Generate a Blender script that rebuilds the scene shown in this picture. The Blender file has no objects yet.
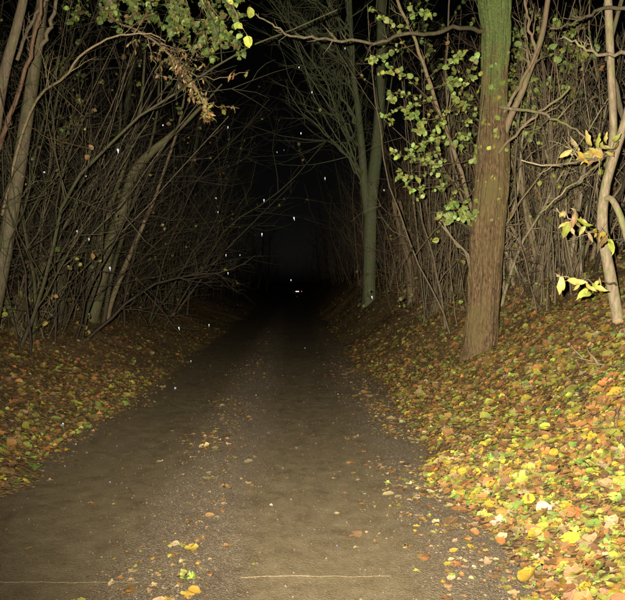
import bpy, math
import numpy as np
from mathutils import Vector, Euler

R = math.radians
rng = np.random.default_rng(11)
scn = bpy.context.scene
COL = scn.collection

# ------------------------------------------------------------------ camera, night sky, flash, exposure
CAM = np.array([0.0, 0.0, 1.55])
cam_eul = Euler((R(90 - 1.91), 0, R(-1.86)), 'XYZ')
cd = bpy.data.cameras.new('camera')
cam = bpy.data.objects.new('camera', cd)
COL.objects.link(cam)
cam.location = CAM
cam.rotation_euler = cam_eul
cd.sensor_width = 36
cd.lens = 34.56
cd.clip_start = 0.02
cd.clip_end = 2000
scn.camera = cam

wld = bpy.data.worlds.new('World')
scn.world = wld
wld.use_nodes = True
wn = wld.node_tree
wn.nodes.clear()
sky = wn.nodes.new('ShaderNodeTexSky')
sky.sky_type = 'NISHITA'
sky.sun_disc = False
sky.sun_elevation = R(-6.0)
sky.sun_rotation = R(20)
bg = wn.nodes.new('ShaderNodeBackground')
bg.inputs['Strength'].default_value = 0.075
wo = wn.nodes.new('ShaderNodeOutputWorld')
hsv = wn.nodes.new('ShaderNodeHueSaturation')   # rain cloud greys the night sky
hsv.inputs['Saturation'].default_value = 0.15
wn.links.new(sky.outputs[0], hsv.inputs['Color'])
wn.links.new(hsv.outputs[0], bg.inputs[0])
wn.links.new(bg.outputs[0], wo.inputs[0])

# the camera's own flash: a small lamp a hand's breadth left of the lens, the only light of this night picture
fl = bpy.data.lights.new('camera_flash', 'SPOT')
fl.energy = 6300
fl.color = (1.0, 0.92, 0.78)
fl.spot_size = R(108)
fl.spot_blend = 1.0
fl.shadow_soft_size = 0.012
flo = bpy.data.objects.new('camera_flash', fl)
COL.objects.link(flo)
flo.location = (-0.11, 0.0, 1.61)
flo.rotation_euler = Euler((R(90 + 8.0), 0, R(-10.0)), 'XYZ')

vs = scn.view_settings
vs.view_transform = 'Standard'
vs.look = 'None'
vs.gamma = 1.0
vs.exposure = 0.0
vs.use_curve_mapping = False
scn.cycles.max_bounces = 3
scn.cycles.diffuse_bounces = 1
scn.cycles.glossy_bounces = 2
scn.cycles.transmission_bounces = 2
scn.cycles.transparent_max_bounces = 4
scn.cycles.use_denoising = True
scn.cycles.use_adaptive_sampling = True
scn.cycles.adaptive_threshold = 0.02
scn.cycles.caustics_reflective = False
scn.cycles.caustics_refractive = False

CM = np.array(cam_eul.to_matrix())


def W(px, py, t):
    """point on the ray through photo pixel (625 x 600) at distance t down the lane"""
    d = CM @ np.array([(px - 312.5) / 600.0, -(py - 300.0) / 600.0, -1.0])
    return CAM + d * (t / d[1])


def to_px(P):
    q = (np.asarray(P) - CAM) @ CM
    z = -q[..., 2]
    return 312.5 + 600 * q[..., 0] / z, 300 - 600 * q[..., 1] / z, z


# ------------------------------------------------------------------ numpy helpers
def _h(i, j, k):
    n = (i * 374761393 + j * 668265263 + k * 2147483647 + 1442695041) & 0xffffffff
    n = ((n ^ (n >> 13)) * 1274126177) & 0xffffffff
    return ((n ^ (n >> 16)) & 0xffff) / 65535.0


def vnoise(x, y, z=0.0):
    x, y, z = np.broadcast_arrays(np.asarray(x, float), np.asarray(y, float), np.asarray(z, float))
    i, j, k = np.floor(x).astype(np.int64), np.floor(y).astype(np.int64), np.floor(z).astype(np.int64)
    f, g, h = x - i, y - j, z - k
    f, g, h = f * f * (3 - 2 * f), g * g * (3 - 2 * g), h * h * (3 - 2 * h)
    r = 0
    for a in (0, 1):
        for b in (0, 1):
            for c in (0, 1):
                r = r + _h(i + a, j + b, k + c) * (f if a else 1 - f) * (g if b else 1 - g) * (h if c else 1 - h)
    return r * 2 - 1


def sstep(a, b, x):
    t = np.clip((x - a) / (b - a), 0, 1)
    return t * t * (3 - 2 * t)


def dip(y):
    return -0.95 * np.clip((y - 35) / 60.0, 0, 1.4) ** 2


def xr(y):
    return 1.22 + 0.10 * np.sin(.9 * y + 1) + .07 * np.sin(2.3 * y) + .12 * vnoise(y * 1.7, 3.3)


def xl(y):
    return -2.10 + 0.10 * np.sin(.7 * y + 2) + .06 * np.sin(1.9 * y) + .12 * vnoise(y * 1.5, 9.3)


def ground_z(x, y):
    x, y = np.broadcast_arrays(np.asarray(x, float), np.asarray(y, float))
    u = x - xr(y)
    w = xl(y) - x
    s = np.clip(1 + .1 * (y - 8), 1, 2.1)
    up = np.maximum(u, 0)
    raw = s * (.30 * up + .09 * up ** 2)
    hr = raw / (1 + (raw / 2.1) ** 4) ** .25
    wp = np.maximum(w, 0)
    raw = .30 * wp + .02 * wp ** 2
    hl = raw / (1 + (raw / 1.5) ** 4) ** .25
    m = np.clip(np.maximum(u, w), -1, 1)
    z = -0.07 + .075 * sstep(-.35, .05, m) + hr + hl
    a = np.clip(m + .1, 0, 1)
    z = z + a * (.07 * vnoise(x * .9, y * .9, 5) + .035 * vnoise(x * 2.7, y * 2.7, 1))
    return z + dip(y)


def lane_z(x, y):
    x, y = np.broadcast_arrays(np.asarray(x, float), np.asarray(y, float))
    z = .022 * np.exp(-((x + .68) / .26) ** 2) - .018 * np.exp(-((x + 1.45) / .38) ** 2) - .016 * np.exp(-((x - .30) / .42) ** 2)
    e = np.maximum(np.abs(x + .43) - 1.4, 0)
    z = z - .05 * e ** 2 + .010 * vnoise(x * 1.4, y * .6, 7) + .0018 * vnoise(x * 5, y * 4, 8)
    return z + dip(y)


def top_z(x, y):
    return np.maximum(ground_z(x, y), lane_z(x, y))


def mesh_np(name, V, F, smooth=True, attrs=None):
    """V (n,3); F (m,k) array or list of such arrays; attrs: name -> (type, array)"""
    me = bpy.data.meshes.new(name)
    Fs = F if isinstance(F, list) else [F]
    Fs = [np.asarray(f, np.int32) for f in Fs if len(f)]
    V = np.asarray(V, np.float32)
    me.vertices.add(len(V))
    me.vertices.foreach_set('co', V.ravel())
    loops = np.concatenate([f.ravel() for f in Fs])
    tot = np.concatenate([np.full(len(f), f.shape[1], np.int32) for f in Fs])
    start = np.concatenate([[0], np.cumsum(tot)[:-1]]).astype(np.int32)
    me.loops.add(len(loops))
    me.loops.foreach_set('vertex_index', loops)
    me.polygons.add(len(tot))
    me.polygons.foreach_set('loop_start', start)
    me.polygons.foreach_set('loop_total', tot)
    if smooth:
        me.polygons.foreach_set('use_smooth', np.ones(len(tot), bool))
    for k, (ty, arr) in (attrs or {}).items():
        at = me.attributes.new(k, ty, 'POINT')
        at.data.foreach_set('color' if ty == 'FLOAT_COLOR' else ('vector' if ty == 'FLOAT_VECTOR' else 'value'), np.asarray(arr, np.float32).ravel())
    me.update(calc_edges=True)
    me.validate()
    return me


def link(name, me, mat, parent=None, loc=None):
    o = bpy.data.objects.new(name, me)
    COL.objects.link(o)
    if mat is not None and len(me.materials) == 0:
        me.materials.append(mat)
    if parent is not None:
        o.parent = parent
    if loc is not None:
        o.location = loc
    return o


def tag(o, label=None, cat=None, group=None, kind=None):
    if label:
        o['label'] = label
    if cat:
        o['category'] = cat
    if group:
        o['group'] = group
    if kind:
        o['kind'] = kind
    return o


def thing(name, label, cat, loc, group=None):
    o = bpy.data.objects.new(name, None)
    COL.objects.link(o)
    o.empty_display_size = .1
    o.location = loc
    return tag(o, label, cat, group)


def unit(v):
    v = np.asarray(v, float)
    return v / (np.linalg.norm(v) + 1e-9)


class Tubes:
    def __init__(s):
        s.V, s.F, s.n = [], [], 0

    def add(s, P, rad, k=5, cap=True):
        P = np.asarray(P, float)
        rad = np.asarray(rad, float)
        T = np.gradient(P, axis=0)
        T /= np.linalg.norm(T, axis=1, keepdims=True) + 1e-9
        m = unit(T.mean(0))
        ref = np.array([1., 0, 0]) if abs(m[0]) < .6 else np.array([0, 1., 0])
        A = np.cross(T, ref)
        A /= np.linalg.norm(A, axis=1, keepdims=True) + 1e-9
        B = np.cross(T, A)
        th = np.arange(k) * 2 * math.pi / k
        ring = A[:, None, :] * np.cos(th)[None, :, None] + B[:, None, :] * np.sin(th)[None, :, None]
        V = P[:, None, :] + ring * rad[:, None, None]
        n = len(P)
        i = np.arange(n - 1)[:, None] * k
        j = np.arange(k)[None, :]
        j2 = (j + 1) % k
        F = np.stack([i + j, i + j2, i + k + j2, i + k + j], -1).reshape(-1, 4) + s.n
        s.V.append(V.reshape(-1, 3))
        s.F.append(F)
        s.n += n * k

    def mesh(s, name, origin=(0, 0, 0)):
        return mesh_np(name, np.concatenate(s.V) - np.asarray(origin), np.concatenate(s.F))


def grow(p, d, L, n, wob, up=0.0, bend=None):
    p = np.array(p, float)
    d = unit(d)
    pts = [p.copy()]
    for i in range(n):
        d = d + wob * rng.normal(size=3)
        d[2] += up / n
        if bend is not None:
            d = d + np.asarray(bend) / n
        d = unit(d)
        p = p + d * (L / n)
        pts.append(p.copy())
    return np.array(pts)


def side_dir(d, ang):
    d = unit(d)
    a = unit(np.cross(d, rng.normal(size=3)))
    return unit(d * math.cos(ang) + a * math.sin(ang))


def spline(pts, n):
    """Catmull-Rom through control points"""
    P = np.asarray(pts, float)
    P = np.vstack([2 * P[0] - P[1], P, 2 * P[-1] - P[-2]])
    m = len(P) - 3
    out = []
    for q in np.linspace(0, m - 1e-6, n):
        i = int(q)
        t = q - i
        a, b, c, d = P[i:i + 4]
        out.append(.5 * ((2 * b) + (-a + c) * t + (2 * a - 5 * b + 4 * c - d) * t * t + (-a + 3 * b - 3 * c + d) * t ** 3))
    return np.array(out)


def twiggy(tb, P, r0, r1, k=5, nside=6, slen=.35, lo=.25, sub=3, ang=(.5, 1.0), up=.15, wob=.12, ends=None, thin=.0018):
    """a branch polyline P with side twigs and sub-twigs"""
    P = np.asarray(P)
    n = len(P)
    L = np.linalg.norm(np.diff(P, axis=0), axis=1).sum()
    rad = r0 + (r1 - r0) * np.linspace(0, 1, n) ** .85
    tb.add(P, rad, k)
    for s in range(nside):
        f = lo + (1 - lo) * rng.random()
        i = min(int(f * (n - 1)), n - 2)
        q = P[i] + (P[i + 1] - P[i]) * rng.random()
        d = side_dir(P[i + 1] - P[i], rng.uniform(*ang))
        sl = L * slen * (1.15 - f) * rng.uniform(.6, 1.3)
        rr = max(rad[i] * rng.uniform(.35, .6), thin)
        Q = grow(q, d, sl, 5, wob, up)
        tb.add(Q, np.linspace(rr, thin * .7, len(Q)), 4 if k > 4 else 3)
        if ends is not None:
            ends.append(Q)
        for _ in range(sub):
            i2 = rng.integers(1, 5)
            d2 = side_dir(Q[i2 + 1 if i2 < 5 else i2] - Q[i2 - 1], rng.uniform(.5, 1.0))
            Q2 = grow(Q[i2], d2, sl * rng.uniform(.25, .55), 3, wob * 1.2, up)
            tb.add(Q2, np.linspace(rr * .55, thin * .6, len(Q2)), 3)
            if ends is not None:
                ends.append(Q2)


# ------------------------------------------------------------------ materials
def new_mat(name):
    m = bpy.data.materials.new(name)
    m.use_nodes = True
    nt = m.node_tree
    b = nt.nodes['Principled BSDF']
    return m, nt, b


def N(nt, ty, **kw):
    n = nt.nodes.new(ty)
    for k, v in kw.items():
        if k in n.inputs:
            n.inputs[k].default_value = v
        else:
            setattr(n, k, v)
    return n


def noise(nt, scale, detail=4, rough=.6, vec=None, dist=0.0):
    n = N(nt, 'ShaderNodeTexNoise')
    n.inputs['Scale'].default_value = scale
    n.inputs['Detail'].default_value = detail
    n.inputs['Roughness'].default_value = rough
    n.inputs['Distortion'].default_value = dist
    if vec is not None:
        nt.links.new(vec, n.inputs['Vector'])
    return n.outputs['Fac']


def ramp(nt, fac, stops, interp='LINEAR'):
    r = nt.nodes.new('ShaderNodeValToRGB')
    r.color_ramp.interpolation = interp
    el = r.color_ramp.elements
    while len(el) < len(stops):
        el.new(.5)
    for e, (p, c) in zip(el, stops):
        e.position = p
        e.color = (*c, 1) if len(c) == 3 else c
    nt.links.new(fac, r.inputs[0])
    return r.outputs[0]


def mix(nt, fac, a, b, blend='MIX'):
    m = nt.nodes.new('ShaderNodeMix')
    m.data_type = 'RGBA'
    m.blend_type = blend
    for s, v in ((0, fac), (6, a), (7, b)):
        if hasattr(v, 'node'):
            nt.links.new(v, m.inputs[s])
        else:
            m.inputs[s].default_value = v if s == 0 else (*v, 1)
    return m.outputs[2]


def mth(nt, op, a, b=0.0, c=None):
    m = nt.nodes.new('ShaderNodeMath')
    m.operation = op
    for s, v in ((0, a), (1, b), (2, c)):
        if v is None:
            continue
        if hasattr(v, 'node'):
            nt.links.new(v, m.inputs[s])
        else:
            m.inputs[s].default_value = v
    return m.outputs[0]


def bump(nt, b, height, strength, dist):
    n = nt.nodes.new('ShaderNodeBump')
    n.inputs['Strength'].default_value = strength
    n.inputs['Distance'].default_value = dist
    nt.links.new(height, n.inputs['Height'])
    nt.links.new(n.outputs[0], b.inputs['Normal'])


def geo_pos(nt):
    return nt.nodes.new('ShaderNodeNewGeometry').outputs['Position']


def bark_mat(name, dark, light, moss, moss_amt, scale=1.0, stretch=.18, rough=.75, bs=.6):
    m, nt, b = new_mat(name)
    p = geo_pos(nt)
    mp = nt.nodes.new('ShaderNodeMapping')
    mp.inputs['Scale'].default_value = (1, 1, stretch)
    nt.links.new(p, mp.inputs[0])
    f = noise(nt, 28 * scale, 6, .65, mp.outputs[0])
    g = noise(nt, 3.0 * scale, 4, .6, p)
    c = ramp(nt, f, [(.32, dark), (.62, light)])
    c = mix(nt, mth(nt, 'MULTIPLY', g, .55), c, tuple(x * .55 for x in light))
    mm = ramp(nt, noise(nt, 4.5 * scale, 6, .7, p), [(.62 - moss_amt * .5, (0, 0, 0)), (.75 - moss_amt * .5, (1, 1, 1))])
    c = mix(nt, mth(nt, 'MULTIPLY', mm, .85), c, moss)
    nt.links.new(c, b.inputs['Base Color'])
    b.inputs['Roughness'].default_value = rough
    b.inputs['Specular IOR Level'].default_value = .25
    bump(nt, b, f, bs, .012 / scale)
    return m


M = {}
M['twig_tan'] = bark_mat('twig_tan', (.10, .065, .035), (.26, .19, .11), (.13, .13, .04), .25, 2.0)
M['twig_grey'] = bark_mat('twig_grey', (.060, .043, .026), (.175, .132, .080), (.10, .10, .04), .25, 2.0)
M['twig_red'] = bark_mat('twig_red', (.060, .033, .018), (.150, .090, .048), (.085, .085, .03), .10, 2.0)
M['green_bark'] = bark_mat('green_bark', (.045, .035, .018), (.135, .110, .060), (.075, .090, .028), .20, 1.4, .25, .75, .8)
M['pale_bark'] = bark_mat('pale_bark', (.12, .08, .05), (.33, .26, .16), (.17, .19, .05), .24, 1.4, .25, .7, .7)
M['grey_bark'] = bark_mat('grey_bark', (.055, .050, .030), (.185, .175, .115), (.105, .130, .045), .42, 1.3, .5)
M['dead_wood'] = bark_mat('dead_wood', (.085, .057, .034), (.27, .19, .11), (.14, .14, .05), .25, 1.2, .15)


def big_bark():
    m, nt, b = new_mat('furrowed_bark')
    p = geo_pos(nt)
    mp = nt.nodes.new('ShaderNodeMapping')
    mp.inputs['Scale'].default_value = (1, 1, .20)
    nt.links.new(p, mp.inputs[0])
    f = noise(nt, 58, 10, .74, mp.outputs[0], .3)
    f2 = noise(nt, 60, 5, .7, p)
    g = noise(nt, 2.2, 5, .6, p)
    c = ramp(nt, f, [(.38, (.034, .019, .010)), (.47, (.130, .080, .038)), (.60, (.26, .168, .085))])
    c = mix(nt, ramp(nt, g, [(.42, (0, 0, 0)), (.7, (1, 1, 1))]), c, (.17, .135, .05))
    # algae and moss climb the upper trunk
    sx = nt.nodes.new('ShaderNodeSeparateXYZ')
    nt.links.new(p, sx.inputs[0])
    hgt = mth(nt, 'MULTIPLY_ADD', sx.outputs[2], .42, -1.35)
    mm = mth(nt, 'ADD', hgt, mth(nt, 'MULTIPLY_ADD', noise(nt, 5, 7, .75, p), 2.4, -1.25))
    mm = ramp(nt, mm, [(.25, (0, 0, 0)), (.60, (.92, .92, .92))])
    mo = ramp(nt, noise(nt, 45, 4, .7, p), [(.3, (.060, .090, .024)), (.7, (.21, .28, .080))])
    c = mix(nt, mm, c, mo)
    nt.links.new(c, b.inputs['Base Color'])
    b.inputs['Roughness'].default_value = .8
    b.inputs['Specular IOR Level'].default_value = .2
    h = mth(nt, 'ADD', f, mth(nt, 'MULTIPLY', f2, .35))
    bump(nt, b, h, 1.0, .035)
    return m


M['twig_dark'] = bark_mat('twig_dark', (.013, .009, .006), (.060, .043, .027), (.036, .040, .015), .25, 2.0)
M['moss_dark'] = bark_mat('moss_dark', (.024, .020, .011), (.086, .069, .037), (.052, .060, .018), .30, 1.4, .25, .75, .8)
M['mossy_tan'] = bark_mat('mossy_tan', (.055, .041, .022), (.175, .135, .075), (.095, .105, .034), .35, 1.4, .25, .75, .8)
M['big_bark'] = big_bark()


def leaf_mat():
    m, nt, b = new_mat('leaf')
    a = N(nt, 'ShaderNodeAttribute', attribute_name='leaf_color')
    u = N(nt, 'ShaderNodeAttribute', attribute_name='leaf_uv')
    s = nt.nodes.new('ShaderNodeSeparateXYZ')
    nt.links.new(u.outputs['Vector'], s.inputs[0])
    ax = mth(nt, 'ABSOLUTE', s.outputs[0])
    mid = mth(nt, 'LESS_THAN', ax, .016)
    sv = mth(nt, 'SINE', mth(nt, 'MULTIPLY', mth(nt, 'SUBTRACT', s.outputs[1], mth(nt, 'MULTIPLY', ax, .7)), 48.0))
    sv = mth(nt, 'GREATER_THAN', sv, .9)
    vein = mth(nt, 'MAXIMUM', mid, mth(nt, 'MULTIPLY', sv, .45))
    mp = nt.nodes.new('ShaderNodeMapping')
    mp.inputs['Scale'].default_value = (1, 1, 37)
    nt.links.new(u.outputs['Vector'], mp.inputs[0])
    blot = noise(nt, 4.0, 5, .65, mp.outputs[0])
    c = mix(nt, ramp(nt, blot, [(.50, (0, 0, 0)), (.72, (.75, .75, .75))]), a.outputs['Color'], (.16, .075, .022))
    c = mix(nt, mth(nt, 'MULTIPLY', vein, .3), c, (.42, .36, .14))
    nt.links.new(c, b.inputs['Base Color'])
    b.inputs['Roughness'].default_value = .5
    b.inputs['Specular IOR Level'].default_value = .28
    bump(nt, b, mth(nt, 'ADD', blot, mth(nt, 'MULTIPLY', vein, .3)), .35, .004)
    return m


M['leaf'] = leaf_mat()


def ground_mat():
    m, nt, b = new_mat('leaf_mould')
    p = geo_pos(nt)
    v = nt.nodes.new('ShaderNodeTexVoronoi')
    v.inputs['Scale'].default_value = 34
    nt.links.new(p, v.inputs['Vector'])
    v.inputs['Randomness'].default_value = 1
    cs = nt.nodes.new('ShaderNodeSeparateColor')
    nt.links.new(v.outputs['Color'], cs.inputs[0])
    c = ramp(nt, cs.outputs[0], [(0, (.075, .042, .020)), (.3, (.14, .075, .030)), (.55, (.22, .12, .042)), (.75, (.20, .155, .05)), (.9, (.13, .14, .04)), (1, (.26, .18, .08))])
    f = noise(nt, 60, 5, .7, p)
    c = mix(nt, ramp(nt, f, [(.30, (0, 0, 0)), (.55, (.9, .9, .9))]), (.06, .040, .024), c)
    nt.links.new(c, b.inputs['Base Color'])
    b.inputs['Roughness'].default_value = .75
    b.inputs['Specular IOR Level'].default_value = .25
    bump(nt, b, mth(nt, 'ADD', f, mth(nt, 'MULTIPLY', v.outputs['Distance'], -1.5)), .8, .02)
    return m


M['ground'] = ground_mat()


def lane_mat():
    m, nt, b = new_mat('wet_muddy_lane')
    p = geo_pos(nt)
    sx = nt.nodes.new('ShaderNodeSeparateXYZ')
    nt.links.new(p, sx.inputs[0])
    big = noise(nt, .9, 4, .55, p, .4)
    mid = noise(nt, 7, 5, .6, p)
    fine = noise(nt, 110, 4, .7, p)
    vf = noise(nt, 420, 2, .6, p)
    # how worn smooth the surface is: wheel tracks against the loose strips between and beside them
    xw = mth(nt, 'ADD', sx.outputs[0], mth(nt, 'MULTIPLY_ADD', big, .5, -.25))

    def band(cx, w):
        d = mth(nt, 'DIVIDE', mth(nt, 'ABSOLUTE', mth(nt, 'SUBTRACT', xw, cx)), w)
        return ramp(nt, d, [(.58, (1, 1, 1)), (1, (0, 0, 0))])
    tr = mth(nt, 'MAXIMUM', band(-1.5, .70), band(.22, .62))
    def cells(scale):
        v = nt.nodes.new('ShaderNodeTexVoronoi')
        v.inputs['Scale'].default_value = scale
        nt.links.new(p, v.inputs['Vector'])
        q = nt.nodes.new('ShaderNodeSeparateColor')
        nt.links.new(v.outputs['Color'], q.inputs[0])
        return q.outputs[0], v.outputs['Distance']
    gr, gd = cells(105)
    gr2, gd2 = cells(210)
    grain = mth(nt, 'ADD', mth(nt, 'MULTIPLY', gr, .45), mth(nt, 'MULTIPLY', gr2, .55))
    tone = mth(nt, 'ADD', mth(nt, 'MULTIPLY', grain, .55), mth(nt, 'MULTIPLY', mth(nt, 'ADD', mth(nt, 'MULTIPLY', mid, .4), mth(nt, 'MULTIPLY', fine, .6)), .45))
    tone2 = mth(nt, 'ADD', mth(nt, 'MULTIPLY', tone, .55), mth(nt, 'MULTIPLY', mid, .45))
    smooth_c = ramp(nt, tone2, [(.26, (.074, .055, .030)), (.48, (.122, .095, .054)), (.72, (.172, .137, .080))])
    loose_c = ramp(nt, tone, [(.26, (.055, .038, .020)), (.48, (.114, .084, .046)), (.74, (.225, .175, .102))])
    c = mix(nt, tr, loose_c, smooth_c)
    pits = ramp(nt, vf, [(.3, (.6, .6, .6)), (.42, (0, 0, 0))])
    c = mix(nt, pits, c, (.04, .028, .018))
    strip = ramp(nt, noise(nt, 3.2, 6, .75, p, 1.0), [(.52, (0, 0, 0)), (.66, (.55, .55, .55))])
    c = mix(nt, strip, c, (.062, .042, .026))
    nt.links.new(c, b.inputs['Base Color'])
    rg = mix(nt, tr, (.7, .7, .7), ramp(nt, mid, [(.35, (.22, .22, .22)), (.7, (.45, .45, .45))]))
    nt.links.new(rg, b.inputs['Roughness'])
    b.inputs['Specular IOR Level'].default_value = .4
    st = mix(nt, tr, (1, 1, 1), (.28, .28, .28))
    h = mth(nt, 'SUBTRACT', mth(nt, 'ADD', mth(nt, 'MULTIPLY', fine, .5), mth(nt, 'MULTIPLY', gr, .35)), mth(nt, 'MULTIPLY', mth(nt, 'ADD', gd, gd2), .5))
    h = mth(nt, 'MULTIPLY', h, st)
    bump(nt, b, h, .9, .014)
    return m


M['lane'] = lane_mat()


def plain(name, col, rough=.5, metal=0.0, spec=.5, ns=0, amt=.3):
    m, nt, b = new_mat(name)
    if ns:
        f = noise(nt, ns, 4, .6)
        c = mix(nt, f, col, tuple(x * (1 - amt) for x in col))
        nt.links.new(c, b.inputs['Base Color'])
    else:
        b.inputs['Base Color'].default_value = (*col, 1)
    b.inputs['Roughness'].default_value = rough
    b.inputs['Metallic'].default_value = metal
    b.inputs['Specular IOR Level'].default_value = spec
    return m


M['stone'] = plain('pebble', (.17, .125, .08), .6, 0, .3, 30, .6)
M['car_paint'] = plain('car_paint', (.03, .035, .045), .35, .3, .5, 5, .2)
M['rubber'] = plain('rubber', (.02, .02, .02), .8, 0, .3, 40, .4)
M['rim'] = plain('rim_metal', (.3, .3, .31), .4, .8, .5, 20, .2)
M['car_glass'] = plain('car_glass', (.01, .012, .014), .08, 0, .5)
M['plate'] = plain('reflective_plate', (.95, .95, .93), .20, 1.0)
M['red_reflector'] = plain('red_reflector', (.8, .05, .08), .24, 1.0)
M['dull_red'] = plain('dull_red_lens', (.12, .01, .012), .6, 0, .3)
M['plastic'] = plain('bumper_plastic', (.03, .03, .03), .6, 0, .3, 30, .3)


def drop_mat():
    m, nt, b = new_mat('rain_water')
    b.inputs['Base Color'].default_value = (.008, .0095, .012, 1)
    b.inputs['Roughness'].default_value = .35
    b.inputs['IOR'].default_value = 1.33
    return m


M['drop'] = drop_mat()

# ------------------------------------------------------------------ the ground and the lane
def axis(segs):
    out = []
    for a, b, n in segs:
        out += list(np.linspace(a, b, n, endpoint=False))
    return np.array(out + [segs[-1][1]])


def grid_obj(name, X, Y, zf, mat):
    XX, YY = np.meshgrid(X, Y)
    ZZ = zf(XX, YY)
    V = np.stack([XX, YY, ZZ], -1).reshape(-1, 3)
    n = len(X)
    i = (np.arange(len(Y) - 1)[:, None] * n + np.arange(n - 1)[None, :]).ravel()
    F = np.stack([i, i + 1, i + n + 1, i + n], -1)
    return link(name, mesh_np(name, V, F), mat)


gx = axis([(-400, -30, 8), (-30, -9, 14), (-9, -2.6, 50), (-2.6, 2.4, 60), (2.4, 7, 60), (7, 30, 18), (30, 400, 8)])
gy = axis([(-60, -2, 12), (-2, 12, 130), (12, 26, 70), (26, 110, 70), (110, 700, 16)])
ground = tag(grid_obj('ground', gx, gy, ground_z, M['ground']), 'wooded banks covered in autumn leaf litter', None, None, 'structure')


def lane_mesh():
    Y = axis([(-8, 1.5, 30), (1.5, 9, 130), (9, 22, 90), (22, 118, 120)])
    S = np.linspace(0, 1, 70)
    a = (xl(Y) - .35)[:, None]
    b = (xr(Y) + .40)[:, None]
    XX = a + (b - a) * S[None, :]
    YY = np.repeat(Y[:, None], len(S), 1)
    V = np.stack([XX, YY, lane_z(XX, YY)], -1).reshape(-1, 3)
    n = len(S)
    i = (np.arange(len(Y) - 1)[:, None] * n + np.arange(n - 1)[None, :]).ravel()
    return mesh_np('lane', V, np.stack([i, i + 1, i + n + 1, i + n], -1))


lane = tag(link('lane', lane_mesh(), M['lane']), 'wet muddy woodland lane with two worn wheel tracks', None, None, 'structure')

# ------------------------------------------------------------------ leaves
def leaf_proto(kind, curl, fold, wav, seed, hi=True):
    r = np.random.default_rng(seed)
    if kind == 'maple':
        pol = [(-90, .42), (-60, .50), (-38, .52), (-20, .36), (0, .62), (14, .66), (28, .56), (44, .36), (66, .60), (80, .66), (90, .74)]
        half = [(.8 * q * math.cos(R(a)), .42 + .8 * q * math.sin(R(a)) * .95) for a, q in pol[1:-1]]
        tip = (0, 1.05)
        base = (0, .08)
    elif kind == 'oval':
        half = [(.20, .06), (.34, .20), (.40, .40), (.36, .60), (.24, .80), (.10, .93)]
        tip, base = (0, 1.05), (0, .0)
    elif kind == 'long':
        half = [(.09, .08), (.16, .22), (.19, .40), (.18, .58), (.13, .76), (.06, .90)]
        tip, base = (0, 1.05), (0, .0)
    elif kind == 'tiny':
        half = [(.40, .45)]
        tip, base = (0, 1.0), (0, .0)
    else:
        half = [(.30, .15), (.40, .50), (.22, .82)]
        tip, base = (0, 1.0), (0, .0)
    half = [(x * r.uniform(.88, 1.1), y + r.uniform(-.02, .02)) for x, y in half]
    n = len(half)
    mids = [(0, base[1] + (tip[1] - base[1]) * (i + 1) / (n + 1)) for i in range(n)]
    pts = [base] + mids + [tip] + half + [(-x * r.uniform(.9, 1.1), y) for x, y in half]
    P = np.array(pts)
    x, y = P[:, 0], P[:, 1] - .5
    z = fold * np.abs(x) + curl * (y ** 2) * 1.2 + wav * np.sin(7 * y + seed) * (np.abs(x) > .01) + wav * .6 * r.normal(size=len(P)) * (np.abs(x) > .01) + curl * .8 * x * x
    V = np.stack([x, P[:, 1], z], -1)
    F = []
    sp = list(range(0, n + 2))
    for side in (0, 1):
        h = [n + 2 + side * n + i for i in range(n)]
        for i in range(n):
            a = [sp[i], h[i], sp[i + 1]] if i == 0 else None
            if i == 0:
                F.append((sp[0], h[0], sp[1]))
            else:
                F.append((sp[i], h[i - 1], h[i]))
                F.append((sp[i], h[i], sp[i + 1]))
        F.append((sp[n], h[n - 1], sp[n + 1]))
        if side:
            F = F[:len(F) // 2] + [(a, c, b) for a, b, c in F[len(F) // 2:]]
    # petiole sliver
    m = len(V)
    V = np.vstack([V, [[-.012, base[1] + .02, 0], [.012, base[1] + .02, 0], [.03, -.35, .05 * curl]]])
    F.append((m, m + 1, m + 2))
    return V, np.array(F)


PROTO = {
    'maple': [leaf_proto('maple', c, f, w, 3 + i) for i, (c, f, w) in enumerate([(.15, .1, .04), (-.3, .2, .05), (.5, -.1, .07), (.25, .3, .09), (-.2, -.3, .08)])],
    'oval': [leaf_proto('oval', c, f, w, 13 + i) for i, (c, f, w) in enumerate([(.1, .15, .02), (-.3, .25, .03), (.5, .3, .05), (.3, -.25, .05)])],
    'long': [leaf_proto('long', c, f, w, 23 + i) for i, (c, f, w) in enumerate([(.25, .25, .03), (-.5, .4, .04), (.7, .5, .05)])],
    'tiny': [leaf_proto('tiny', c, f, w, 43 + i) for i, (c, f, w) in enumerate([(.3, .2, .05), (-.4, .3, .05)])],
    'low': [leaf_proto('low', c, f, w, 33 + i) for i, (c, f, w) in enumerate([(.3, .2, .05), (-.4, .3, .05), (.7, -.2, .08)])],
}


def frames(normal, heading):
    """rotation matrices with local z ~ normal and local y ~ heading"""
    z = normal / (np.linalg.norm(normal, axis=1, keepdims=True) + 1e-9)
    x = np.cross(heading, z)
    x /= np.linalg.norm(x, axis=1, keepdims=True) + 1e-9
    y = np.cross(z, x)
    return np.stack([x, y, z], -1)


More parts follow.
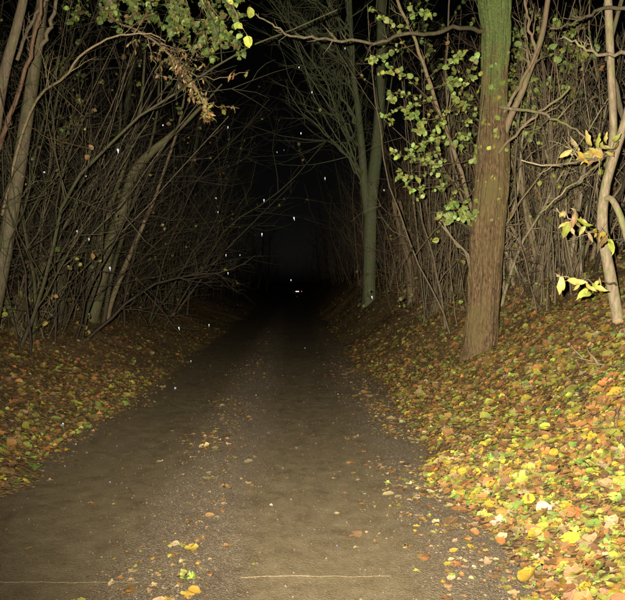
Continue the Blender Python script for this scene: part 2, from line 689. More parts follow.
def leaves_data(kinds, Pos, Rm, size, color, rnd):
    """kinds: list of protos index arrays"""
    Vs, Fs, Cs, Us = [], [], [], []
    n = 0
    for (V, F), sel in kinds:
        if len(sel) == 0:
            continue
        P = np.einsum('mij,nj->mni', Rm[sel], V) * size[sel][:, None, None] + Pos[sel][:, None, :]
        k = len(V)
        Vs.append(P.reshape(-1, 3))
        Fs.append((F[None] + (np.arange(len(sel)) * k)[:, None, None] + n).reshape(-1, 3))
        c = np.ones((len(sel), k, 4))
        c[..., :3] = color[sel][:, None, :]
        Cs.append(c.reshape(-1, 4))
        u = np.zeros((len(sel), k, 3))
        u[..., :2] = V[None, :, :2]
        u[..., 2] = rnd[sel][:, None]
        Us.append(u.reshape(-1, 3))
        n += len(sel) * k
    return np.concatenate(Vs), np.concatenate(Fs), np.concatenate(Cs), np.concatenate(Us)


def leaf_mesh(name, d, origin=(0, 0, 0)):
    V, F, C, U = d
    return mesh_np(name, V - np.asarray(origin), F, True, {'leaf_color': ('FLOAT_COLOR', C), 'leaf_uv': ('FLOAT_VECTOR', U)})


PAL = {
    'yellow': (.34, .255, .024), 'gold': (.29, .19, .024), 'lime': (.215, .245, .036), 'green': (.13, .19, .042), 'fresh': (.17, .25, .060),
    'orange': (.27, .125, .036), 'rust': (.22, .098, .030), 'brown': (.145, .080, .032), 'tan': (.28, .20, .105),
    'pale': (.33, .27, .14), 'straw': (.34, .28, .075), 'dark': (.085, .05, .022), 'ivy': (.055, .10, .022), 'olive': (.17, .17, .035),
}


def pick_cols(n, w):
    ks = list(w)
    p = np.array([w[k] for k in ks], float)
    idx = rng.choice(len(ks), n, p=p / p.sum())
    c = np.array([PAL[k] for k in ks])[idx]
    c = c * np.exp(rng.normal(0, .22, (n, 1))) * np.exp(rng.normal(0, .09, (n, 3)))
    return np.clip(c, 0, .75)


def ground_leaves():
    xs, ys = [], []

    def scatter(n, x0, x1, y0, y1, fn):
        x = rng.uniform(x0, x1, n)
        y = y0 + (y1 - y0) * rng.random(n) ** 1.0
        keep = rng.random(n) < fn(x, y)
        xs.append(x[keep])
        ys.append(y[keep])
    patch = lambda x, y: np.clip(.55 + .8 * vnoise(x * 1.1, y * 1.1, 12), .15, 1)
    right = lambda x, y: np.clip(sstep(-.50, .16, x - xr(y) + .30 * vnoise(x * 3, y * 3, 20)) ** 1.6, 0, 1) * (.45 + .55 * patch(x, y))
    left = lambda x, y: np.clip(sstep(-.32, .10, xl(y) - x + .25 * vnoise(x * 3, y * 3, 21)) ** 1.4, 0, 1) * (.45 + .55 * patch(x, y))
    scatter(38000, .6, 4.2, 2.0, 8, right)
    scatter(16000, .8, 5.5, 8, 14, right)
    scatter(12000, .8, 6.5, 14, 30, right)
    scatter(15000, -5.0, -1.7, 3.2, 9, left)
    scatter(14000, -7.0, -1.7, 9, 18, left)
    scatter(6000, -8.0, -1.7, 18, 34, left)
    # scattered leaves and scraps on the lane: mostly on the strip between the tracks and along the right margin
    lane_d = lambda x, y: (np.exp(-((x + .72) / .24) ** 2) * .95 + np.exp(-((x - 1.05) / .36) ** 2) * .9 + .03) * np.clip(.5 + vnoise(x * 2.2, y * 1.6, 31), .05, 1.3)
    n0 = sum(len(q) for q in xs)
    scatter(34000, -2.1, 1.35, 2.2, 20, lane_d)
    x, y = np.concatenate(xs), np.concatenate(ys)
    scrap = np.arange(len(x)) >= n0
    qx, qy, qz = to_px(np.stack([x, y, top_z(x, y)], -1))
    kp = (qx > -160) & (qx < 785) & (qy < 680)
    x, y, scrap = x[kp], y[kp], scrap[kp]
    n = len(x)
    zt = top_z(x, y)
    e = .04
    nx = -(top_z(x + e, y) - zt) / e
    ny = -(top_z(x, y + e) - zt) / e
    nor = np.stack([nx, ny, np.ones(n)], -1)
    nor = nor / np.linalg.norm(nor, axis=1, keepdims=True)
    onlane = lane_z(x, y) >= ground_z(x, y) - .004
    tilt = np.where(onlane, .10, .22)[:, None]
    nor = nor + rng.normal(size=(n, 3)) * tilt
    nor[:, 2] = np.abs(nor[:, 2])
    hd = rng.normal(size=(n, 3))
    Rm = frames(nor, hd)
    size = np.clip(rng.lognormal(math.log(.046), .45, n), .018, .13)
    size = np.where(onlane | scrap, size * np.where(rng.random(n) < .8, .52, .95), size)
    lift = np.where(onlane, .003, .004 + .020 * rng.random(n))
    Pos = np.stack([x, y, zt + lift], -1) - Rm[:, :, 1] * (size * .45)[:, None]
    rightside = x > -.4
    near = {'yellow': 4, 'gold': 5, 'lime': 13, 'green': 10, 'orange': 10, 'rust': 20, 'brown': 26, 'tan': 7, 'pale': .6, 'olive': 17, 'dark': 6}
    far = {'yellow': 2, 'gold': 4, 'lime': 10, 'green': 8, 'orange': 8, 'rust': 20, 'brown': 28, 'tan': 5, 'olive': 13, 'dark': 14}
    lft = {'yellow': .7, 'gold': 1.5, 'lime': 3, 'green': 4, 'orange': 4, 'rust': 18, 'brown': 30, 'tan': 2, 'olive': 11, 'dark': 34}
    lan = {'gold': 4, 'lime': 2, 'tan': 26, 'brown': 20, 'rust': 8, 'orange': 3, 'dark': 14, 'yellow': .6, 'olive': 8, 'pale': 2}
    c = pick_cols(n, near)
    fa = rightside & (y > 6.5)
    c[fa] = pick_cols(fa.sum(), far)
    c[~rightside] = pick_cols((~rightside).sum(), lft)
    c[onlane] = pick_cols(onlane.sum(), lan)
    # the low edge of the litter along the right margin holds more freshly fallen yellow leaves near the viewer
    fresh = (~onlane) & rightside & (y < 5.2) & (rng.random(n) < .06)
    c[fresh] = pick_cols(fresh.sum(), {'yellow': 8, 'gold': 4, 'lime': 9, 'pale': .8})
    size[fresh] *= 1.3
    edge = (~onlane) & (x < -.4) & (xl(y) - x < .45) & (rng.random(n) < .25)
    c[edge] = pick_cols(edge.sum(), {'lime': 8, 'yellow': 4, 'green': 6, 'olive': 5})
    rnd = rng.random(n)
    px, py, dep = to_px(Pos)
    vis = (px > 4) & (px < 621) & (py < 596) & (py > 300)
    score = np.where(vis, size / dep, 0) * np.where(c.max(1) > .3, 1.25, 1)
    order = np.argsort(-score)
    top = order[:300]
    ismap = rng.random(n) < .42
    pid = rng.integers(0, 100, n)

    def protos(sel):
        out = []
        yy = Pos[sel, 1]
        small = scrap[sel] & (size[sel] < .035)
        far1 = (yy > 5.6) | small
        far2 = (yy > 11.5) | (small & (yy > 5))
        s_hi = sel[~far1 & ~far2]
        for kd, flag in (('maple', True), ('oval', False)):
            ss = s_hi[ismap[s_hi] == flag]
            k = len(PROTO[kd])
            for q in range(k):
                out.append((PROTO[kd][q], ss[pid[ss] % k == q]))
        for kd, s_ in (('low', sel[far1 & ~far2]), ('tiny', sel[far2])):
            k = len(PROTO[kd])
            for q in range(k):
                out.append((PROTO[kd][q], s_[pid[s_] % k == q]))
        return out
    for i in top:
        s = np.array([i])
        d = leaves_data(protos(s), Pos, Rm, size, c, rnd)
        link('fallen_leaf', leaf_mesh('fallen_leaf', d, Pos[i]), M['leaf'], lane if onlane[i] else ground, Pos[i])
    rest = order[300:]
    for par, flag in ((ground, False), (lane, True)):
        s = rest[onlane[rest] == flag]
        o = link('leaf_litter', leaf_mesh('leaf_litter', leaves_data(protos(s), Pos, Rm, size, c, rnd)), M['leaf'], par)
        o['kind'] = 'stuff'


ground_leaves()


def foliage(name, Pos, nor, hd, size, cols, kind, parent, origin, kind_tag='stuff'):
    n = len(Pos)
    Pos = np.asarray(Pos, float)
    Rm = frames(np.asarray(nor, float), np.asarray(hd, float))
    pid = rng.integers(0, 100, n)
    k = len(PROTO[kind])
    ks = [(PROTO[kind][q], np.where(pid % k == q)[0]) for q in range(k)]
    o = link(name, leaf_mesh(name, leaves_data(ks, Pos, Rm, np.asarray(size, float), cols, rng.random(n)), origin), M['leaf'], parent)
    if kind_tag:
        o['kind'] = kind_tag
    return o


def leaves_on(lines, per, size, w, kind, parent, origin, name='foliage', face=.5, droop=.35):
    """leaves set along twig polylines"""
    P, Nn, H = [], [], []
    for Q in lines:
        Q = np.asarray(Q)
        for _ in range(per):
            i = rng.integers(0, len(Q) - 1)
            p = Q[i] + (Q[i + 1] - Q[i]) * rng.random()
            t = unit(Q[i + 1] - Q[i])
            h = unit(t * rng.uniform(0, .8) + rng.normal(size=3) * .7 + np.array([0, 0, -droop]))
            nrm = unit(rng.normal(size=3) * .7 + np.array([0, -face, .55]))
            P.append(p + rng.normal(size=3) * .01)
            Nn.append(nrm)
            H.append(h)
    n = len(P)
    sz = np.clip(rng.lognormal(math.log(size), .3, n), size * .45, size * 1.7)
    return foliage(name, P, Nn, H, sz, pick_cols(n, w), kind, parent, origin)


# ------------------------------------------------------------------ loose stones of the middle strip
def pebbles():
    n = 9000
    y = 2.4 + 9 * rng.random(n) ** 1.7
    which = rng.random(n)
    x = np.where(which < .40, rng.normal(-.70, .22, n), np.where(which < .7, rng.normal(.95, .28, n), rng.uniform(-2.1, 1.2, n)))
    r = np.clip(rng.lognormal(math.log(.0032), .45, n), .0018, .011)
    V0 = np.array([[1, 0, 0], [-1, 0, 0], [0, 1, 0], [0, -1, 0], [0, 0, .8], [0, 0, -.8]], float)
    F0 = np.array([[0, 2, 4], [2, 1, 4], [1, 3, 4], [3, 0, 4], [2, 0, 5], [1, 2, 5], [3, 1, 5], [0, 3, 5]])
    a = rng.uniform(0, 6.3, n)
    sx = r * rng.uniform(.8, 1.6, n)
    V = V0[None] * np.stack([sx, r, r * .8], -1)[:, None, :]
    V = V * rng.uniform(.7, 1.25, V.shape)
    ca, sa = np.cos(a)[:, None], np.sin(a)[:, None]
    V = np.stack([V[..., 0] * ca - V[..., 1] * sa, V[..., 0] * sa + V[..., 1] * ca, V[..., 2]], -1)
    V += np.stack([x, y, top_z(x, y) + r * .25], -1)[:, None, :]
    F = F0[None] + (np.arange(n) * 6)[:, None, None]
    o = link('loose_grit', mesh_np('loose_grit', V.reshape(-1, 3), F.reshape(-1, 3), False), M['stone'], lane)
    o['kind'] = 'stuff'


pebbles()

# ------------------------------------------------------------------ trunks with bark relief
def trunk_mesh(name, path, radii, origin, segs=64, rings=200, ridge=.012, nridge=22, flare=0.0, lump=.03, seed=0):
    P = spline(path, rings)
    t = np.linspace(0, 1, rings)
    rad = np.interp(t, np.linspace(0, 1, len(radii)), radii)
    T = np.gradient(P, axis=0)
    T /= np.linalg.norm(T, axis=1, keepdims=True)
    A = np.cross(T, [0, 1., 0])
    A /= np.linalg.norm(A, axis=1, keepdims=True)
    B = np.cross(T, A)
    th = np.linspace(0, 2 * math.pi, segs, endpoint=False)
    s = np.concatenate([[0], np.cumsum(np.linalg.norm(np.diff(P, axis=0), axis=1))])
    TH, S = np.meshgrid(th, s)
    cx, cy = np.cos(TH), np.sin(TH)
    k = nridge / 6.28
    rr = np.abs(vnoise(cx * k + seed, cy * k, S * 1.6)) * 1.2 + .5 * np.abs(vnoise(cx * k * 2.2, cy * k * 2.2 + seed, S * 4.5))
    lu = vnoise(cx * 1.1 + seed, cy * 1.1, S * .9)
    fl_ = flare * np.exp(-S / .28) * (1 + .55 * np.sin(5 * TH + seed) + .3 * np.sin(3 * TH + 1))
    rad2 = rad[:, None] * (1 + lump * lu * 2) + ridge * (rr - .4) + fl_
    V = P[:, None, :] + (A[:, None, :] * cx[..., None] + B[:, None, :] * cy[..., None]) * rad2[..., None]
    i = np.arange(rings - 1)[:, None] * segs
    j = np.arange(segs)[None, :]
    F = np.stack([i + j, i + (j + 1) % segs, i + segs + (j + 1) % segs, i + segs + j], -1).reshape(-1, 4)
    return mesh_np(name, V.reshape(-1, 3) - np.asarray(origin), F)


def gpt(x, y, dz=0.0):
    return np.array([x, y, float(ground_z(x, y)) + dz])


def on_ground(px, py):
    """where the ray through a photo pixel meets the bank"""
    t = np.linspace(1.5, 60, 4000)
    d = CM @ np.array([(px - 312.5) / 600.0, -(py - 300.0) / 600.0, -1.0])
    P = CAM + d[None] * (t / d[1])[:, None]
    below = np.where(P[:, 2] < top_z(P[:, 0], P[:, 1]))[0]
    i = below[0] if len(below) else len(t) - 1
    return P[i]


def limb(parent, origin, pts, r0, r1, mat, n=16, k=8, nside=6, slen=.3, sub=3, name='branch', ends=None, lo=.2, up=.15, rough=.01):
    tb = Tubes()
    P = spline(pts, n)
    P[1:] += rng.normal(size=P[1:].shape) * rough
    twiggy(tb, P, r0, r1, k, nside, slen, lo, sub, ends=ends, up=up)
    return link(name, tb.mesh(name, origin), M[mat], parent)


# ---- the big mossy trunk on the right bank
b0 = on_ground(479, 352)
D0 = b0[1]
base = gpt(b0[0], D0)
big = thing('tree', 'thick furrowed trunk turning mossy green upwards, on the right bank', 'tree', base)
path = [base - [0, 0, .3], base, W(483, 300, D0), W(488, 225, D0), W(493, 170, D0), W(494, 95, D0), W(496, 40, D0), W(495, -20, D0), W(500, -160, D0), W(498, -330, D0), W(506, -520, D0)]
link('trunk', trunk_mesh('trunk', path, [.225, .215, .205, .210, .215, .165, .175, .20, .15, .10, .05], base, 160, 520, .034, 36, .04, .045, 4), M['big_bark'], big)
ends = []
limb(big, base, [W(497, 150, D0), W(507, 128, D0 - .1), W(522, 92, D0 - .2), W(537, 52, D0 - .25), W(546, 10, D0 - .3), W(552, -60, D0 - .3)], .055, .03, 'dead_wood', nside=7, slen=.25)
limb(big, base, [W(500, 118, D0 - .1), W(516, 92, D0 - .3), W(530, 66, D0 - .35), W(538, 45, D0 - .4)], .025, .018, 'dead_wood', nside=3)
limb(big, base, [W(536, 52, D0 - .25), W(530, 30, D0 - .3), W(526, 5, D0 - .3), W(522, -30, D0 - .3)], .022, .012, 'dead_wood', nside=3)
limb(big, base, [W(500, 107, D0 - .15), W(535, 112, D0 - .7), W(562, 122, D0 - 1.1), W(586, 138, D0 - 1.5)], .024, .010, 'pale_bark', nside=4, slen=.3)
limb(big, base, [W(494, 158, D0 - .1), W(520, 130, D0 - .5), W(545, 108, D0 - .7), W(570, 88, D0 - .9)], .022, .014, 'dead_wood', nside=4, slen=.25)
limb(big, base, [W(486, 30, D0), W(458, 28, D0 - .4), W(430, 33, D0 - .8), W(400, 36, D0 - 1.1), W(372, 44, D0 - 1.3), W(330, 38, D0 - 1.6), W(295, 37, D0 - 1.8), W(275, 26, D0 - 1.9), W(256, 15, D0 - 2.0)], .030, .006, 'green_bark', n=40, nside=16, slen=.09, sub=1, rough=.013)
for i in range(9):
    z = rng.uniform(6.0, 11.5)
    a = rng.uniform(0, 6.28)
    p = np.array([base[0] + .25, D0, z])
    q = p + np.array([math.cos(a), math.sin(a), .7]) * rng.uniform(1.5, 3)
    limb(big, base, [p, (p + q) / 2 + [0, 0, .2], q], .06, .012, 'grey_bark', n=10, nside=10, slen=.5, sub=4)
# ivy leaves clinging to the trunk
n = 90
sa = rng.uniform(math.pi * 1.0, math.pi * 2.0, n)
zz = rng.uniform(2.3, 4.6, n)
cxy = np.interp(zz, [p[2] for p in path[:8]], [p[0] for p in path[:8]])
Pp = np.stack([cxy + .215 * np.cos(sa), D0 + .215 * np.sin(sa), zz], -1)
foliage('ivy', Pp, np.stack([np.cos(sa), np.sin(sa), .4 + 0 * sa], -1) + rng.normal(size=(n, 3)) * .3, rng.normal(size=(n, 3)) + [0, 0, .3], rng.uniform(.03, .085, n), pick_cols(n, {'lime': 4, 'green': 5, 'olive': 3}), 'oval', big, base)

# ---- second tree, forked, farther along the right side
b0 = on_ground(369, 303)
D1 = b0[1]
base = gpt(b0[0], D1)
t2 = thing('tree', 'forked grey-green tree with a fan of fine branches over the lane', 'tree', base)
fork = W(371, 205, D1)
link('trunk', trunk_mesh('trunk', [base - [0, 0, .3], base, W(370, 260, D1), fork, W(377, 150, D1), W(380, 100, D1), W(381, 40, D1), W(382, -30, D1), W(386, -200, D1)], [.205, .195, .185, .19, .165, .15, .13, .11, .04], base, 64, 280, .012, 16, .05, .05, 9), M['grey_bark'], t2)
limbL = [W(368, 215, D1), W(364, 180, D1), W(362, 150, D1 - .1), W(358, 110, D1 - .2), W(352, 60, D1 - .3), W(350, 0, D1 - .4), W(345, -80, D1 - .5)]
link('fork', trunk_mesh('fork', limbL, [.13, .12, .105, .09, .07, .05, .025], base, 36, 120, .007, 14, 0, .03, 2), M['grey_bark'], t2)
LP = spline(limbL, 60)
for i in range(22):
    f = rng.uniform(.05, .8)
    p = LP[int(f * 59)]
    tx = rng.uniform(225, 340)
    ty = rng.uniform(-80, 130)
    q = W(tx, ty, D1 - rng.uniform(-1.5, 3.5))
    if q[2] < p[2] + .6:
        q[2] = p[2] + rng.uniform(.6, 1.6)
    m_ = p * .5 + q * .5 + np.array([rng.normal(0, .3), rng.normal(0, .3), rng.normal(.15, .4)])
    limb(t2, base, [p, m_, q], rng.uniform(.022, .045), .006, 'grey_bark', n=14, k=5, nside=11, slen=.45, sub=3, lo=.12, rough=.05)
for i in range(12):
    z0 = rng.integers(2, 8)
    p = W(376 + rng.uniform(-1, 3), rng.uniform(-20, 190), D1)
    q = W(rng.uniform(385, 440), rng.uniform(-120, 80), D1 + rng.uniform(-1, 2))
    limb(t2, base, [p, (p + q) / 2 + [0, 0, .3], q], .03, .006, 'grey_bark', n=12, k=5, nside=8, slen=.4, sub=3, rough=.02)

# ---- broken leaning pole
b0 = on_ground(414, 300)
base = gpt(b0[0], b0[1])
dp = thing('dead_stump', 'broken dead trunk leaning left, snapped off below head height of the trees', 'dead tree', base)
dp['label'] = 'snapped dead trunk leaning left beside the forked tree'
pl = [base - [0, 0, .2], base, W(411, 265, b0[1]), W(404, 235, b0[1]), W(396, 202, b0[1])]
link('trunk', trunk_mesh('trunk', pl, [.14, .135, .12, .115, .105], base, 40, 120, .012, 14, .04, .05, 6), M['dead_wood'], dp)
tb = Tubes()
tip = W(396, 202, b0[1])
for i in range(9):
    a = i / 9 * 6.28
    p = tip + np.array([.07 * math.cos(a), .07 * math.sin(a), -.04])
    tb.add(np.array([p, p + [-.01, 0, rng.uniform(.05, .16)]]), [.03, .004], 4)
link('splintered_end', tb.mesh('splintered_end', base), M['dead_wood'], dp)

# ---- right edge: pale crooked stems with big yellow leaves
D2 = 6.4
base = gpt(*W(618, 320, D2)[:2])
st = thing('coppiced_chestnut', 'pale crooked stems at the right edge carrying long yellow leaves', 'tree', base)
lines = [
    ([base - [0, 0, .2], base, W(609, 270, D2), W(602, 228, D2), W(605, 190, D2), W(613, 160, D2 - .05), W(626, 118, D2 - .1), W(640, 60, D2 - .1), W(650, -40, D2)], [.10, .09, .082, .078, .074, .07, .065, .05, .04], 'pale_bark'),
    ([W(604, 195, D2), W(609, 165, D2 + .08), W(613, 130, D2 + .1), W(611, 80, D2 + .1), W(609, 20, D2 + .1), W(606, -60, D2 + .1), W(600, -200, D2)], [.05, .055, .06, .06, .058, .05, .03], 'pale_bark'),
    ([W(609, 70, D2 + .15), W(616, 85, D2 + .2), W(621, 110, D2 + .2), W(634, 150, D2 + .25), W(640, 230, D2 + .3), gpt(*W(634, 330, D2 + .3)[:2], -.1)], [.03, .036, .04, .042, .045, .05], 'green_bark'),
    ([W(604, 200, D2 - .02), W(612, 200, D2 - .1), W(622, 222, D2 - .12), W(632, 262, D2 - .1), gpt(*W(636, 345, D2 - .1)[:2], -.1)], [.035, .045, .05, .055, .06], 'pale_bark'),
    ([W(606, 60, D2 + .1), W(616, 20, D2 + .1), W(630, -30, D2)], [.03, .03, .025], 'green_bark'),
]
for pts, rd, mt in lines:
    link('stem', trunk_mesh('stem', pts, [q * .66 for q in rd], base, 30, 110, .004, 10, 0, .06, int(rng.integers(0, 50))), M[mt], st)
limb(st, base, [W(632, 52, D2 - .3), W(610, 55, D2 - .4), W(592, 53, D2 - .5), W(578, 44, D2 - .6), W(563, 37, D2 - .7)], .022, .008, 'pale_bark', nside=5, slen=.25)
limb(st, base, [W(630, 10, D2 - .3), W(605, 9, D2 - .4), W(588, 15, D2 - .5), W(570, 24, D2 - .6), W(548, 30, D2 - .7)], .022, .008, 'green_bark', nside=5, slen=.2)
limb(st, base, [W(612, 150, D2 - .2), W(596, 157, D2 - .5), W(570, 163, D2 - .8), W(545, 166, D2 - 1.0), W(520, 160, D2 - 1.0)], .018, .005, 'pale_bark', nside=8, slen=.3, sub=2, up=-.05)
limb(st, base, [W(608, 155, D2 - .2), W(585, 175, D2 - .5), W(566, 190, D2 - .7), W(540, 215, D2 - .8)], .014, .004, 'pale_bark', nside=6, slen=.3, sub=2, up=-.1)
limb(st, base, [W(612, 240, D2 - .3), W(592, 232, D2 - .7), W(575, 222, D2 - .9), W(556, 208, D2 - 1.0)], .011, .005, 'pale_bark', nside=5, slen=.25)
limb(st, base, [W(616, 285, D2 - .2), W(596, 282, D2 - .8), W(575, 280, D2 - 1.1), W(556, 275, D2 - 1.2)], .010, .004, 'pale_bark', nside=4, slen=.2)


def big_leaf(parent, origin, px, py, tx, ty, D, wpx=.0, col='yellow', face=(0, -1, .3), kind='long'):
    """one long leaf from stalk pixel to tip pixel"""
    a, b_ = W(px, py, D), W(tx, ty, D - rng.uniform(-.03, .08))
    L = np.linalg.norm(b_ - a)
    Rm = frames(np.array([face]) + rng.normal(size=(1, 3)) * .35, np.array([b_ - a]))
    pr = PROTO[kind][rng.integers(0, 3)]
    c = np.array([PAL[col]]) * rng.uniform(.8, 1.25)
    d = leaves_data([(pr, np.array([0]))], np.array([a]), Rm, np.array([L]), np.clip(c, 0, .8), rng.random(1))
    V, F, C, U = d
    me = leaf_mesh('leaf', (V, F, C, U), origin)
    link('leaf', me, M['leaf'], parent)


yl = [(572, 150, 560, 158), (578, 152, 569, 133), (590, 147, 586, 128), (592, 150, 578, 168), (596, 150, 592, 132), (600, 150, 606, 138), (603, 148, 616, 146), (606, 152, 618, 155), (598, 152, 601, 164), (604, 145, 610, 130), (588, 154, 576, 160), (612, 143, 622, 134),
      (577, 216, 564, 208), (578, 218, 590, 224), (570, 222, 557, 228), (568, 224, 558, 244), (590, 228, 576, 214), (600, 232, 612, 240), (602, 234, 605, 250), (610, 238, 614, 258), (594, 230, 606, 228), (563, 212, 556, 222),
      (560, 276, 564, 290), (562, 278, 559, 296), (566, 281, 586, 283), (584, 284, 594, 294), (590, 285, 606, 291), (588, 288, 577, 300), (594, 286, 600, 281), (596, 289, 604, 296), (580, 284, 573, 290), (592, 292, 582, 296), (600, 286, 608, 283), (560, 277, 556, 275)]
for q in list(yl[:22]):
    yl.append((q[0] + rng.uniform(-6, 6), q[1] + rng.uniform(-3, 4), q[0] + rng.uniform(-12, 12), q[1] + rng.uniform(4, 14)))
for i, q in enumerate(yl):
    if i >= 34:
        big_leaf(st, base, *q, D=D2 - (.55 if i < 46 else .95) - rng.uniform(-.1, .1), col=['gold', 'tan', 'olive', 'straw', 'brown'][rng.integers(0, 5)], kind='long')
        continue
    if i < 22:
        q = (q[0], q[1], q[0] + (q[2] - q[0]) * .85, q[1] + (q[3] - q[1]) * .85)
    big_leaf(st, base, *q, D=D2 - (.55 if i < 12 else .95 if i < 22 else 1.15), col=['straw', 'straw', 'yellow', 'pale', 'straw', 'lime'][rng.integers(0, 6)], kind='long')

# ---- hazel with leafy sprays left of the big trunk
b0 = on_ground(484, 322)
Dh = D0 + 1.1
base = gpt(*W(490, 300, Dh)[:2])
hz = thing('hazel', 'slender leaning hazel with round green leaves beside the mossy trunk', 'shrub', base)
ends = []
limb(hz, base, [base, W(480, 240, Dh), W(463, 180, Dh - .2), W(447, 130, Dh - .4), W(432, 90, Dh - .6), W(416, 45, Dh - .7), W(398, 0, Dh - .8), W(370, -60, Dh - .8)], .04, .018, 'twig_tan', n=30, k=8, nside=6, slen=.12, name='stem')
limb(hz, base, [base, W(478, 250, Dh + .2), W(462, 200, Dh + .3), W(450, 140, Dh + .4), W(446, 60, Dh + .4), W(452, -40, Dh + .4)], .03, .012, 'twig_grey', n=24, k=6, nside=8, slen=.15, name='stem')
limb(hz, base, [base + [-.2, 0, 0], W(470, 262, Dh - .1), W(450, 235, Dh - .3), W(437, 215, Dh - .4)], .022, .014, 'pale_bark', n=14, k=6, nside=2, slen=.15, name='stem')
limb(hz, base, [base + [-.2, 0, 0], W(468, 258, Dh), W(456, 245, Dh - .1), W(440, 222, Dh - .2)], .018, .012, 'pale_bark', n=14, k=6, nside=2, slen=.15, name='stem')
sprays = [[(456, 150), (430, 100), (405, 95), (386, 92)], [(440, 110), (415, 85), (398, 72), (378, 76)], [(438, 118), (420, 120), (405, 112)], [(478, 112), (460, 108), (445, 112), (436, 120)],
          [(478, 128), (468, 118), (460, 102), (450, 92)], [(470, 160), (440, 165), (415, 162), (392, 150)], [(462, 175), (436, 172), (410, 178), (396, 172)], [(440, 168), (425, 160), (408, 152)], [(470, 180), (455, 190), (448, 205), (438, 215)],
          [(474, 190), (464, 205), (462, 220)], [(470, 165), (478, 200), (470, 225)], [(420, 60), (400, 40), (385, 20), (372, 8)], [(440, 120), (462, 90), (470, 70), (478, 55)], [(425, 80), (450, 62), (465, 50)], [(470, 140), (476, 150), (474, 165)], [(436, 100), (418, 104), (396, 110), (382, 118)], [(456, 150), (444, 140), (430, 132), (412, 128)], [(450, 140), (462, 134), (474, 140)], [(430, 90), (446, 84), (460, 84)], [(404, 20), (420, 12), (436, 16)], [(462, 178), (446, 186), (424, 188), (404, 190)], [(478, 230), (460, 214), (448, 222)],
          [(414, 45), (390, 52), (372, 60)], [(480, 128), (490, 120), (498, 108)], [(484, 152), (492, 146), (496, 132)], [(450, 145), (432, 140), (420, 148)]]
spl = []
for s in sprays:
    pts = [W(x, y, Dh - .5 - .25 * i - rng.uniform(0, .5)) for i, (x, y) in enumerate(s)]
    e = []
    limb(hz, base, pts, .008, .0025, 'twig_red', n=10, k=4, nside=5, slen=.3, sub=1, ends=e, lo=.2, up=-.05, rough=.006)
    spl += [spline(pts, 8)[2:]] * 4 + e
leaves_on(spl, 3, .056, {'fresh': 9, 'lime': 2, 'green': 8, 'olive': 4}, 'oval', hz, base, face=.9)

# ------------------------------------------------------------------ coppice clumps of the thickets
def clump(name, label, cat, x, y, nst, hgt, mats, lean=(0, 0), spread=.30, rad=(.010, .028), nside=7, sub=2, k=5, group=None, slen=.30, foot=.35, leaves=0, leafw=None, thick=None, wob=.065, bend=None, leafsize=.055, kind='low', thin=.0022):
    base = gpt(x, y)
    t = thing(name, label, cat, base, group)
    ends = []
    for i in range(nst):
        a = rng.uniform(0, 6.28)
        q = foot * math.sqrt(rng.random())
        p = gpt(x + q * math.cos(a), y + q * math.sin(a), -.08)
        sp_ = spread * rng.random() * (2.2 if rng.random() < .18 else 1)
        sp_ = min(sp_, .72) if hgt > 2.5 else sp_
        d = np.array([math.cos(a) * sp_ + lean[0], math.sin(a) * sp_ + lean[1], 1.0])
        if x > 0 and hgt > 2.5:
            d[0] = max(d[0], -.15)      # stems keep clear of the lane
        L = hgt * rng.uniform(.5, 1.15)
        P = grow(p, d, L, 12, wob, .12, bend)
        r0 = rad[0] + (rad[1] - rad[0]) * rng.random() ** 2 * 1.35
        tb = Tubes()
        twiggy(tb, P, r0, max(r0 * .22, thin), k, nside, slen, .12, sub, ang=(.4, 1.25), up=.10, wob=.17, ends=ends, thin=thin)
        link('stem', tb.mesh('stem', base), M[mats[rng.integers(0, len(mats))]], t)
    for pts, r0, r1, mt in (thick or []):
        link('stem', trunk_mesh('stem', pts, [r0, (r0 + r1) / 2, r1, .012], base, 24, 90, .008, 12, 0, .06, int(rng.integers(0, 50))), M[mt], t)
    if leaves:
        sel = [ends[i] for i in rng.integers(0, len(ends), leaves)]
        leaves_on(sel, 2, leafsize, leafw, kind, t, base)
    return t


LW_R = {'olive': 5, 'green': 5, 'brown': 4, 'lime': 2, 'rust': 2}
LW_D = {'olive': 4, 'ivy': 5, 'brown': 6, 'dark': 4, 'lime': 1}
# right thicket: dense pale poles behind the big tree
D3 = [(3.30, 10.0, 'behind the big mossy trunk, just right of it'), (3.95, 9.7, 'between the mossy trunk and the right-edge stems'), (4.55, 9.5, 'behind the long yellow leaves'), (4.9, 8.6, 'close behind the crooked right-edge stems')]
poles = {0: [((500, 205), (522, 245), (548, 296)), ((498, 240), (512, 262), (530, 298)), ((507, 150), (530, 220), (541, 292))],
         1: [((520, 165), (528, 225), (544, 290)), ((560, 170), (550, 230), (548, 292)), ((572, 120), (556, 190), (536, 290))],
         2: [((545, 150), (562, 210), (580, 285)), ((590, 120), (580, 200), (566, 288))]}
for i, (x, y, w) in enumerate(D3):
    clump('coppice_clump', 'dense clump of bare tan poles ' + w, 'shrub', x, y, 24, 4.6, ['twig_tan', 'twig_tan', 'twig_grey', 'pale_bark', 'twig_dark'], (-.02, 0), .62, (.007, .034), 11, 3, 5, 'tan coppice clumps on the right bank', .28, .85, 45, LW_R, leafsize=.065, kind='low', wob=.095,
          thick=[([gpt(*W(*pp[2], y - .5 - .12 * j)[:2], -.05), W(*pp[1], y - .5 - .12 * j), W(*pp[0], y - .5 - .12 * j)], .032, .026, 'pale_bark' if j % 2 else 'twig_tan') for j, pp in enumerate(poles.get(i, []))])
